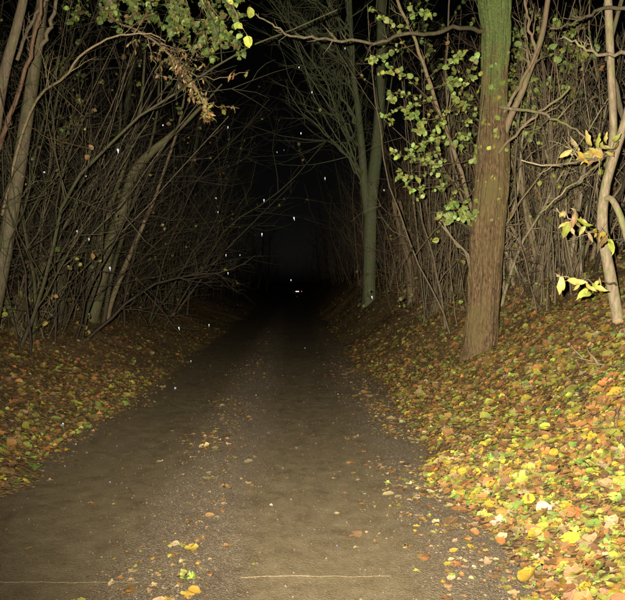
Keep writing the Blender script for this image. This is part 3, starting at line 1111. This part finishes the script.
for i, (x, y, w) in enumerate([(3.05, 11.4, 'left of the mossy trunk, nearest the hazel'), (2.75, 13.0, 'left of the mossy trunk, behind the hazel sprays'), (3.5, 13.2, 'right behind the mossy trunk in the dark'), (3.0, 15.0, 'behind the snapped dead trunk')]):
    clump('coppice_clump', 'bare twiggy brown clump ' + w, 'shrub', x, y, 20, 3.6, ['twig_red', 'twig_grey', 'twig_tan'], (0, 0), .40, (.007, .018), 9, 3, 4, 'brown coppice clumps on the right bank', .34, .4, 30, LW_D)
rows = [(4.4, 11.4, 5.2), (5.4, 10.6, 5.2), (5.3, 12.8, 5.5), (6.2, 12.0, 5.5), (4.3, 14.0, 5.5), (3.5, 15.8, 5), (2.9, 16.9, 4.5), (5.6, 15.6, 6), (4.7, 17.6, 6), (3.2, 19.5, 5), (2.7, 21.5, 5), (4.0, 21, 6), (3.0, 24, 5.5), (5.5, 19.5, 7), (2.9, 27, 5.5), (3.3, 30.5, 6), (4.4, 25, 7), (3.0, 34, 6), (4.2, 32, 7), (3.1, 39, 6.5), (3.4, 45, 7), (3.2, 52, 7), (7.2, 14.5, 6), (7.0, 17.5, 6.5)]
rows += [(3.4, 60, 8), (3.3, 69, 8), (3.5, 79, 8), (3.3, 90, 9), (3.4, 101, 9), (2.2, 112, 9), (.4, 119, 9)]
for x, y, h in rows:
    clump('coppice_clump', 'bare clump in the dark depth of the right-hand thicket', 'shrub', x + rng.uniform(-.2, .2), y, 15 if y < 25 else 11, h, ['twig_red', 'twig_grey', 'twig_tan'], (.02, 0), .33, (.010, .026), 8, 2, 4, 'dark clumps of the right-hand thicket', .34, .6, 16 if y < 20 else 0, LW_D, thin=.003, wob=.09)

# left thicket
b0 = on_ground(97, 318)
x0, y0 = b0[0], b0[1]
clump('coppice_clump', 'thick mossy leaning stem amid a tangle of shoots on the left bank', 'shrub', x0, y0 + .5, 14, 4.4, ['twig_red', 'twig_dark', 'twig_dark'], (.10, 0), .6, (.008, .020), 14, 3, 5, None, .36, .8, 40, LW_D, wob=.13, bend=(.25, 0, 0),
      thick=[([gpt(x0, y0 - .5, -.1), W(98, 292, y0 - .5), W(110, 245, y0 - .6), W(124, 205, y0 - .7), W(134, 172, y0 - .8), W(150, 153, y0 - .9), W(168, 138, y0 - 1.0), W(190, 118, y0 - 1.1), W(222, 84, y0 - 1.2)], .16, .07, 'mossy_tan'),
             ([gpt(x0 + .1, y0 - .4, -.1), W(94, 280, y0 - .4), W(100, 240, y0 - .4), W(112, 200, y0 - .4), W(126, 160, y0 - .4), W(140, 110, y0 - .4), W(146, 40, y0 - .3)], .09, .05, 'mossy_tan'),
             ([gpt(x0 - .1, y0 - .6, -.1), W(88, 290, y0 - .6), W(92, 250, y0 - .6), W(104, 190, y0 - .6), W(118, 140, y0 - .6), W(122, 90, y0 - .6)], .05, .03, 'moss_dark'),
             ([gpt(x0 + .3, y0 - .6, -.1), W(112, 275, y0 - .6), W(128, 220, y0 - .6), W(140, 180, y0 - .7), W(156, 120, y0 - .7), W(160, 60, y0 - .7)], .045, .028, 'moss_dark'),
             ([gpt(x0 + .2, y0, -.1), W(112, 300, y0), W(132, 250, y0), W(152, 205, y0), W(166, 165, y0 + .2), W(180, 120, y0 + .4), W(190, 60, y0 + .5)], .06, .03, 'twig_tan')])
b1 = on_ground(60, 322)
clump('ivy_stump', 'short ivy-clad stump in the dark left thicket', 'stump', b1[0], b1[1], 8, 2.4, ['twig_grey'], (0, 0), .4, (.006, .014), 7, 2, 4, None, .3, .3, 60, LW_D,
      thick=[([gpt(b1[0], b1[1], -.1), W(60, 290, b1[1]), W(61, 262, b1[1]), W(60, 240, b1[1])], .15, .12, 'moss_dark')])
nearL = [(10, 338, 9.5, 'low left, nearest the left frame edge'), (35, 330, 10.5, 'left of the ivy-clad stump'), (80, 326, 12.0, 'between the ivy-clad stump and the leaning mossy stem'), (128, 322, 14.0, 'just right of the leaning mossy stem'), (150, 318, 16.5, 'left of the pale fan of shoots')]
for px, py, D, w in nearL:
    g = on_ground(px, py)
    if px > 70:
        g = g * (1 + 1.6 / g[1])
    clump('coppice_clump', 'bare twiggy clump ' + w, 'shrub', g[0], g[1], 13, 7.0, ['twig_dark', 'twig_dark', 'moss_dark'], (.04, 0), .55, (.007, .030), 22, 4, 4, 'bare clumps on the left bank', .36, 1.0, 80, LW_D, wob=.14, bend=(.18, -.05, 0))
g = on_ground(168, 308)
clump('coppice_clump', 'fan of straight grey shoots rising at the far end of the left bank', 'shrub', g[0], g[1] - .6, 26, 6.5, ['moss_dark', 'twig_grey', 'moss_dark'], (.06, 0), .45, (.014, .045), 6, 2, 5, None, .25, .8, thin=.003, bend=(.12, 0, 0))
rowsL = [(-5.6, 10.4, 4.6), (-6.4, 12.5, 5), (-5.4, 13.5, 5), (-5.6, 15.5, 5.5), (-6.6, 16, 5.5), (-4.9, 17.5, 5.5), (-6.2, 19, 6), (-4.6, 21, 6), (-4.3, 24, 6), (-5.6, 23.5, 6.5), (-4.2, 27.5, 6.5), (-5.2, 28, 7), (-4.1, 31, 6.5), (-4.0, 35, 7), (-5.2, 34, 7), (-4.0, 40, 7), (-4.0, 46, 7), (-4.2, 53, 7), (-7.4, 14, 5.5), (-7.0, 10, 4.6)]
rowsL += [(-4.1, 60, 8), (-4.2, 68, 8), (-4.0, 77, 8), (-4.2, 87, 9), (-3.9, 98, 9), (-3.2, 108, 9), (-1.6, 116, 9)]
for x, y, h in rowsL:
    clump('coppice_clump', 'bare clump in the dark depth of the left-hand thicket', 'shrub', x - .45 + rng.uniform(-.2, .2), y, 15 if y < 25 else 10, h, ['twig_dark', 'twig_dark', 'moss_dark'], (.02, 0), .40, (.009, .034), 9, 3, 4, 'dark clumps of the left-hand thicket', .30, .9, 14 if y < 18 else 0, LW_D, thin=.003, wob=.08, bend=(-.02, 0, 0))

# taller trees behind the thickets, mostly lost in the dark
for i, (x, y) in enumerate([(-7.8, 13), (-6.8, 21), (-6.0, 30), (-5.6, 40), (-5.2, 52), (-5.0, 66), (-4.8, 82), (6.6, 16.5), (6.2, 23), (5.2, 29), (5.0, 37), (4.6, 47), (4.6, 60), (4.6, 76), (-4.4, 98), (4.4, 96)]):
    base = gpt(x, y)
    s = 'left' if x < 0 else 'right'
    t = thing('tree', 'slender bare tree in the dark behind the %s-hand thicket' % s, 'tree', base, 'bare trees behind the %s-hand thicket' % s)
    H = rng.uniform(9, 13)
    lx = -np.sign(x) * .16
    P = grow(base - [0, 0, .2], [lx, 0, 1], H, 10, .035, .1)
    link('trunk', trunk_mesh('trunk', P, [.15, .13, .11, .08, .03], base, 16, 40, .004, 10, .04, .03, i), M['grey_bark'], t)
    tb = Tubes()
    for j in range(16 if y < 60 else 9):
        f = rng.uniform(.3, .98)
        p = P[int(f * 10)]
        d = np.array([rng.normal(-np.sign(x) * .5, .7), rng.normal(0, .7), .75])
        Q = grow(p, d, rng.uniform(1.8, 4.2) * (1.2 - f * .6), 8, .07, .15)
        twiggy(tb, Q, .03, .005, 4, 8, .42, .15, 3, up=.2, thin=.004)
    link('crown', tb.mesh('crown', base), M['twig_grey'], t)

# ---- leaning trunk at the left frame edge
D4 = 8.0
base = gpt(*W(-14, 345, D4)[:2])
lt = thing('tree', 'slim greenish trunk leaning right at the left frame edge', 'tree', base)
link('trunk', trunk_mesh('trunk', [base - [0, 0, .2], base, W(-3, 290, D4), W(10, 220, D4), W(20, 160, D4), W(31, 90, D4), W(40, 20, D4), W(50, -60, D4), W(60, -200, D4)], [.10, .098, .094, .09, .084, .078, .07, .06, .03], base, 40, 160, .005, 12, .03, .03, 3), M['green_bark'], lt)
limb(lt, base, [W(35, 62, D4), W(44, 42, D4 - .2), W(52, 20, D4 - .3), W(60, -20, D4 - .3)], .03, .02, 'twig_grey', nside=4)
limb(lt, base, [W(17, 60, D4 - .3), W(26, 36, D4 - .3), W(40, 10, D4 - .4), W(58, -12, D4 - .4)], .022, .016, 'twig_grey', nside=4)
limb(lt, base, [W(2, 215, D4 - .1), W(30, 110, D4 - .5), W(62, 78, D4 - .9), W(90, 48, D4 - 1.1), W(118, 35, D4 - 1.2), W(150, 34, D4 - 1.2), W(165, 42, D4 - 1.2)], .018, .006, 'twig_tan', n=26, nside=8, slen=.15)
limb(lt, base, [W(18, 120, D4 - .1), W(50, 138, D4 - .4), W(90, 149, D4 - .7)], .008, .003, 'twig_red', nside=5, slen=.2)
limb(lt, base, [W(14, 205, D4), W(28, 188, D4 - .3), W(36, 176, D4 - .4)], .010, .005, 'twig_grey', nside=3)
D5 = 7.2
base5 = gpt(*W(-40, 380, D5)[:2])
lt2 = thing('tree', 'thin forked stems in the top left corner', 'tree', base5)
link('trunk', trunk_mesh('trunk', [base5 - [0, 0, .2], base5, W(-22, 260, D5), W(-8, 150, D5), W(4, 75, D5), W(17, 25, D5), W(26, -20, D5), W(40, -150, D5)], [.075, .07, .065, .06, .055, .05, .045, .02], base5, 32, 130, .004, 12, .02, .03, 8), M['twig_grey'], lt2)
limb(lt2, base5, [W(-12, 175, D5), W(5, 130, D5 - .2), W(18, 90, D5 - .3), W(32, 45, D5 - .3), W(46, -10, D5 - .4)], .030, .018, 'twig_red', n=20, nside=5, slen=.2)
limb(lt2, base5, [W(-10, 160, D5 - .2), W(2, 140, D5 - .4), W(10, 118, D5 - .5)], .014, .006, 'twig_red', nside=3)

# ---- the hanging branch of withered leaves, upper left
D6 = 7.8
hbp = [W(92, -40, D6 + .4), W(110, 15, D6 + .2), W(140, 32, D6), W(165, 50, D6 - .1), W(180, 66, D6 - .2), W(196, 90, D6 - .3), W(207, 114, D6 - .3)]
base6 = np.array(hbp[0])
hb = thing('hanging_branch', 'hanging branch of withered brown leaves in the upper left', 'branch', base6)
ends6 = []
limb(hb, base6, hbp, .020, .006, 'twig_tan', n=26, k=6, nside=26, slen=.20, sub=2, name='stem', ends=ends6, lo=.30, up=-.5)
e2 = []
limb(hb, base6, [W(180, 68, D6 - .2), W(200, 76, D6 - .3), W(222, 78, D6 - .4), W(246, 73, D6 - .5)], .007, .003, 'twig_tan', n=12, k=5, nside=4, slen=.25, sub=1, ends=e2, up=-.3)
limb(hb, base6, [W(204, 100, D6 - .3), W(216, 105, D6 - .35), W(238, 109, D6 - .4)], .005, .0025, 'twig_tan', n=10, k=5, nside=3, slen=.2, sub=1, ends=e2, up=-.3)
limb(hb, base6, [W(158, 45, D6 - .1), W(180, 52, D6 - .3), W(204, 42, D6 - .4)], .006, .0025, 'twig_tan', n=10, k=5, nside=3, slen=.2, sub=1, ends=e2)
limb(hb, base6, [W(170, 55, D6 - .1), W(156, 72, D6 - .3), W(178, 80, D6 - .4)], .006, .0025, 'twig_tan', n=10, k=5, nside=3, slen=.2, sub=1, ends=e2)
main6 = spline(hbp, 30)[12:]
leaves_on([main6] * 40 + ends6 * 2 + e2, 2, .056, {'brown': 8, 'tan': 5, 'rust': 2, 'olive': 4}, 'long', hb, base6, 'withered_leaves', .3, 1.3)

base7 = np.array(W(150, -60, D6 + .2))
gb = thing('leafy_branch', 'leafy green bough drooping into the top left of the picture', 'branch', base7)
gl = []
for s in [[(140, -40), (150, 5), (160, 25)], [(100, -40), (108, -5), (100, 18)], [(120, -40), (126, 0), (140, 20)], [(200, -40), (226, 0), (238, 30)], [(180, -40), (206, 12), (226, 30), (240, 52)], [(150, -40), (168, 8), (172, 36)], [(190, -40), (214, 8), (206, 34), (214, 62)], [(70, -40), (78, 0), (72, 22)], [(190, -40), (222, -5), (236, 20)], [(175, -40), (200, -5), (212, 20), (224, 48)], [(160, -40), (180, 5), (196, 30), (206, 45)], [(170, -40), (205, 0), (222, 22), (228, 38)], [(150, -40), (170, 0), (178, 22)], [(185, -40), (210, 10), (216, 50)], [(160, -40), (190, 10), (186, 40), (200, 58)], [(110, -30), (112, 10), (120, 30)], [(190, -40), (225, -8), (240, 0)], [(130, -40), (138, -2), (130, 22)]]:
    pts = [W(x, y, D6 + .2 - .15 * i + rng.uniform(-.3, .2)) for i, (x, y) in enumerate(s)]
    e = []
    limb(gb, base7, pts, .009, .003, 'twig_tan', n=12, k=5, nside=6, slen=.28, sub=1, ends=e, up=-.2)
    gl += [spline(pts, 10)] * 14 + e
leaves_on(gl, 3, .060, {'olive': 3, 'green': 4, 'ivy': 12, 'dark': 2, 'fresh': .6}, 'oval', gb, base7)
# three or four leaves at the tip of the thin bough over the lane
base8 = np.array(W(225, -40, 6.0))
ob = thing('leafy_twig', 'thin twig with a few bright leaves over the dark lane', 'branch', base8)
limb(ob, base8, [W(225, -40, 6), W(232, 0, 6), W(238, 20, 6), W(248, 38, 5.9)], .006, .002, 'twig_tan', n=10, k=4, nside=2, slen=.2, sub=0)
for q in [(230, 4, 226, -3), (234, 2, 238, 6), (238, 22, 233, 30), (236, 24, 244, 28), (242, 34, 236, 42), (247, 36, 249, 46), (250, 8, 252, 18), (229, 0, 233, 4)]:
    big_leaf(ob, base8, q[0], q[1], q[0] + (q[2] - q[0]) * .8, q[1] + (q[3] - q[1]) * .8, D=6.0, col=['lime', 'fresh', 'lime'][rng.integers(0, 3)], kind='oval')

# ---- dark ivy thicket right of the big trunk
def ivy_mass(label, box, D, n, w, nm='ivy_bush', size=.07, group=None, foot=None):
    (x0, y0, x1, y1) = box
    gp = W((x0 + x1) / 2, y1, D)
    base = gpt(gp[0], gp[1]) if foot is None else gpt(*foot)
    t = thing(nm, label, 'bush', base, group)
    ends = []
    for i in range(14):
        q = W(rng.uniform(x0, x1), rng.uniform(y0, y1), D + rng.uniform(-.4, .6))
        p = gpt(base[0] + rng.uniform(-.3, .3), base[1] + rng.uniform(-.3, .3), -.05)
        m_ = (p + q) / 2 + rng.normal(size=3) * .12
        limb(t, base, [p, m_, q], .014, .005, 'twig_grey', n=14, k=5, nside=6, slen=.3, sub=2, name='stem', ends=ends, lo=.4)
    c = np.array([W(rng.uniform(x0, x1), rng.uniform(y0, y1), D + rng.uniform(-.5, .7)) for _ in range(n // 12)])
    L = [np.array([q, q + rng.normal(size=3) * .22]) for q in c]
    leaves_on(L + ends[:n // 8], 7, size, w, 'low', t, base)
    return t


ivy_mass('dark ivy bush filling the gap right of the mossy trunk', (506, -10, 575, 112), D0 + 1.2, 420, {'ivy': 3, 'olive': 6, 'green': 7, 'fresh': 3}, size=.075)
ivy_mass('thin spray of green leaves among the upper right branches', (520, 10, 600, 100), D0 + .3, 120, {'olive': 6, 'green': 7, 'fresh': 4}, size=.07)
ivy_mass('dim ivy bush behind the hazel sprays', (395, 10, 478, 90), D0 + 3.2, 260, {'ivy': 6, 'olive': 4, 'green': 3}, size=.075)
ivy_mass('low dark ivy at the foot of the left thicket', (0, 250, 50, 330), 9.4, 170, {'ivy': 6, 'olive': 2, 'dark': 3, 'brown': 2})
ivy_mass('dim leafy growth high in the left thicket', (70, -15, 235, 120), 10.0, 300, {'ivy': 8, 'olive': 3, 'dark': 6}, size=.06, foot=(-4.7, 10.6))
for lab, (px, py) in (('low bramble arching over the left leaf bank by the thick leaning stem', (120, 322)), ('low bramble under the left-edge trunk', (25, 336)), ('low bramble left of the snapped dead trunk', (398, 305)), ('low bramble just left of the big mossy trunk', (448, 306)), ('low bramble just right of the big mossy trunk', (515, 300)), ('low bramble behind the lowest yellow leaves', (570, 296))):
    g = on_ground(px, py)
    clump('bramble', lab, 'bramble', g[0], g[1] + .2, 26, 1.9, ['twig_red', 'twig_tan', 'twig_dark'] if px > 300 else ['twig_dark', 'twig_red'], (0, 0), 1.0, (.003, .007), 7, 2, 4, 'brambles at the foot of the thickets', .3, .5, 45, LW_D, wob=.2, bend=(0, -.2, -.9), thin=.0016)

# ------------------------------------------------------------------ small things on the ground
def ground_twig(label, pxs, r0, r1, mat, lift=.006, side=()):
    pts = []
    for (x, y) in pxs:
        g = on_ground(x, y)
        g[2] = float(top_z(g[0], g[1])) + lift
        pts.append(g)
    P = spline(pts, 24)
    P[:, 2] = top_z(P[:, 0], P[:, 1]) + lift
    P[:, :2] += np.cumsum(rng.normal(size=(24, 2)), axis=0) * .0035
    t = thing('fallen_twig', label, 'twig', P[0])
    tb = Tubes()
    tb.add(P, np.linspace(r0, r1, len(P)), 6)
    link('stem', tb.mesh('stem', P[0]), M[mat], t)
    for (i, dx, dy, dz, L) in side:
        tb = Tubes()
        tb.add(grow(P[i], (dx, dy, dz), L, 5, .15), np.linspace(r1 * 1.2, r1 * .5, 6), 5)
        link('side_twig', tb.mesh('side_twig', P[0]), M[mat], t)


ground_twig('thin pale twig lying straight across the lane in the foreground', [(240, 579), (290, 576), (340, 576), (388, 575)], .0019, .0012, 'twig_tan', .002)
ground_twig('dark thin twig across the left wheel track in the foreground', [(0, 583), (70, 584), (140, 583)], .0016, .0012, 'twig_tan', .002)
ground_twig('pale forked twig lying on the leaves by the right frame edge', [(574, 359), (590, 366), (604, 370), (624, 372)], .004, .006, 'pale_bark', .05, [(4, -.4, 0, .6, .18), (9, -.9, .2, .3, .2), (12, -.7, 0, .9, .2), (16, -.5, -.2, -.1, .2)])
g = on_ground(615, 432)
sd = thing('seedling', 'short bare seedling standing in the leaves at the right edge', 'seedling', g)
for a in ((-.12, 0, 1), (.25, .1, 1)):
    limb(sd, g, [g, g + np.array(a) * .09 + [0.01, 0, 0], g + np.array(a) * .19], .004, .002, 'twig_red', n=8, k=5, nside=3, slen=.4, sub=0, name='stem')
g = on_ground(187, 578)
gw = thing('weed', 'small green weed rosette on the strip between the wheel tracks', 'weed', g)
n = 22
a = rng.uniform(0, 6.28, n)
hd = np.stack([np.cos(a), np.sin(a), rng.uniform(.1, .9, n)], -1)
foliage('leaves', np.repeat(g[None], n, 0) + rng.normal(size=(n, 3)) * [.012, .012, .002], np.stack([-np.cos(a) * .5, -np.sin(a) * .5, np.ones(n)], -1), hd, rng.uniform(.022, .045, n), pick_cols(n, {'green': 6, 'lime': 3}), 'oval', gw, g)

# ------------------------------------------------------------------ the parked car far down the lane
def box_mesh(name, cx, cy, cz, sx, sy, sz, bev=.02):
    import bmesh
    bm = bmesh.new()
    bmesh.ops.create_cube(bm, size=1)
    for v in bm.verts:
        v.co = Vector((v.co.x * sx + cx, v.co.y * sy + cy, v.co.z * sz + cz))
    if bev:
        bmesh.ops.bevel(bm, geom=bm.edges[:], offset=bev, segments=2, affect='EDGES')
    me = bpy.data.meshes.new(name)
    bm.to_mesh(me)
    bm.free()
    return me


def car():
    Dc = 95.0
    pl = W(297.3, 292.3, Dc)
    base = np.array([pl[0], Dc, float(lane_z(pl[0], Dc))])
    c = thing('parked_car', 'dark car far down the lane, only plate and one red reflector glinting', 'car', base)
    # body lofted across its width: side profile (y, z) from tail to nose
    prof = [(0.02, .32), (0.0, .55), (.04, .82), (.12, .95), (.38, 1.38), (.7, 1.45), (1.9, 1.44), (2.65, 1.02), (3.7, .85), (3.95, .62), (3.95, .34)]
    W2 = {0: .80, 1: .86, 2: .86, 3: .84, 4: .64, 5: .60, 6: .60, 7: .78, 8: .76, 9: .74, 10: .72}
    V, F = [], []
    for s in (-1, 1):
        for i, (y, z) in enumerate(prof):
            V.append((s * W2[i], y, z))
    m = len(prof)
    for i in range(m - 1):
        F.append((i, i + 1, m + i + 1, m + i))
    F.append((0, m, 2 * m - 1, m - 1))
    me = bpy.data.meshes.new('body')
    me.from_pydata(V, [], F + [tuple(range(m))[::-1], tuple(range(m, 2 * m))])
    me.validate()
    link('body', me, M['car_paint'], c)
    V = [(-.58, .11, .98), (.58, .11, .98), (.50, .345, 1.36), (-.50, .345, 1.36)]
    V += [(x, y - .02, z + .01) for x, y, z in V]
    me = bpy.data.meshes.new('rear_window')
    me.from_pydata(V, [], [(4, 5, 6, 7), (0, 3, 2, 1), (0, 1, 5, 4), (1, 2, 6, 5), (2, 3, 7, 6), (3, 0, 4, 7)])
    link('rear_window', me, M['car_glass'], c)
    link('bumper', box_mesh('bumper', 0, .0, .42, 1.7, .16, .22, .05), M['plastic'], c)
    for sx in (-1, 1):
        for wy in (.75, 3.2):
            tb = Tubes()
            tb.add([[sx * .66, wy, .3], [sx * .67, wy, .3], [sx * .83, wy, .3], [sx * .84, wy, .3]], [.2, .3, .3, .2], 24)
            w = link('wheel', tb.mesh('wheel'), M['rubber'], c)
            tb = Tubes()
            tb.add([[sx * .80, wy, .3], [sx * .845, wy, .3], [sx * .85, wy, .3]], [.2, .19, .01], 16)
            link('rim', tb.mesh('rim'), M['rim'], w)
        link('wing_mirror', box_mesh('wing_mirror', sx * .9, 2.35, .98, .16, .1, .12, .03), M['plastic'], c)
        tl = link('tail_light', box_mesh('tail_light', 0, 0, 0, .13, .05, .16, .015), M['red_reflector'] if sx > 0 else M['dull_red'], c, (sx * .68, -.015, .72))
        tl['label'] = 'glinting red tail light' if sx > 0 else 'dull unlit tail light'
        tl.rotation_euler = (R(-1.15) if sx > 0 else 0, 0, R(-.4) if sx > 0 else 0)
    npl = link('number_plate', box_mesh('number_plate', 0, 0, 0, .5, .012, .11, 0), M['plate'], c, (0, -.045, .70))
    npl.rotation_euler = (R(-1.15), 0, R(-.4))
    npl['label'] = 'white reflective number plate'


car()

# ------------------------------------------------------------------ falling rain caught by the flash
def drop_mesh():
    tb = Tubes()
    zs = np.array([1.0, .92, .7, .3, -.2, -.8, -1.5, -2.2])
    rs = np.array([.02, .42, .78, 1.0, .95, .66, .34, .03])
    tb.add(np.stack([0 * zs, 0 * zs, zs], -1), rs, 10)
    return tb.mesh('raindrop')


DM = drop_mesh()
DM.materials.append(M['drop'])
sets = {
    'left thicket': [(118, 150, 3), (110, 268, 3.2), (228, 127, 1.6), (77, 231, 1.6), (89, 239, 1.5), (45, 172, 1.2), (218, 212, 1.6), (216, 198, 1.2), (163, 125, 1.3), (44, 172, 1), (86, 176, 1)],
    'dark middle of the lane': [(264, 200, 2.2), (262, 234, 2), (294, 218, 2.4), (291, 280, 1.6), (226, 255, 1.6), (228, 273, 1.3), (240, 255, 1), (312, 92, 1.4), (284, 150, 1), (301, 133, 1.2), (277, 152, 1), (299, 67, 1)],
    'forked tree': [(384, 190, 2.0), (325, 178, 1.6), (372, 297, 2), (345, 48, 1.2)],
    'left leaf bank': [(209, 325, 1.6), (179, 328, 1.8), (63, 424, 3)],
    'left wheel track': [(110, 482, 2.0), (191, 361, 1.2), (175, 388, 1.3), (132, 498, 1.3), (65, 466, 1.4), (29, 519, 1.4), (117, 446, 1.2), (76, 444, 1.3), (176, 388, 1), (34, 524, 1)],
    'right wheel track': [(337, 546, 2.0), (338, 394, 1.3), (305, 348, 1), (256, 395, 1)],
    'right leaf bank': [(427, 475, 1.6), (405, 480, 1.2), (538, 400, 1.2), (460, 392, 1)],
}
own = {(118, 150): 'largest raindrop high in front of the left thicket', (110, 268): 'large raindrop in front of the foot of the leaning mossy stem',
       (228, 127): 'raindrop just below the tip of the hanging withered branch', (77, 231): 'upper left of two small raindrops before the ivy-clad stump', (89, 239): 'lower right of two small raindrops before the ivy-clad stump',
       (218, 212): 'raindrop at the dark right margin of the left thicket', (264, 200): 'raindrop in the dark, highest of the cluster in mid-lane', (262, 234): 'raindrop in the dark, left and lowest of the mid-lane cluster',
       (294, 218): 'longest and brightest raindrop in the dark middle of the lane', (291, 280): 'raindrop hanging just above the far car', (384, 190): 'raindrop just right of the forked trunk', (325, 178): 'raindrop just left of the forked trunk',
       (372, 297): 'raindrop at the foot of the forked tree', (345, 48): 'raindrop below the thin bough over the lane', (63, 424): 'large raindrop above the leafy left edge of the lane', (209, 325): 'right of two raindrops over the far left leaf bank',
       (179, 328): 'left of two raindrops over the far left leaf bank', (110, 482): 'largest raindrop over the left wheel track', (337, 546): 'raindrop above the pale twig on the right wheel track', (427, 475): 'largest raindrop over the right leaf margin'}
for w, lst in sets.items():
    for (x, y, s) in lst:
        D = rng.uniform(1.0, 1.7)
        o = link('raindrop', DM, None, None, W(x, y, D))
        r = .0008 * s * D / 1.3
        o.scale = (r * rng.uniform(.75, 1.1), r, r * rng.uniform(.9, 2.0))
        o.rotation_euler = (0, R(rng.uniform(-12, 6)), 0)
        tag(o, own.get((x, y), 'tiny bright raindrop falling in front of the ' + w), 'raindrop', 'raindrops in front of the ' + w)
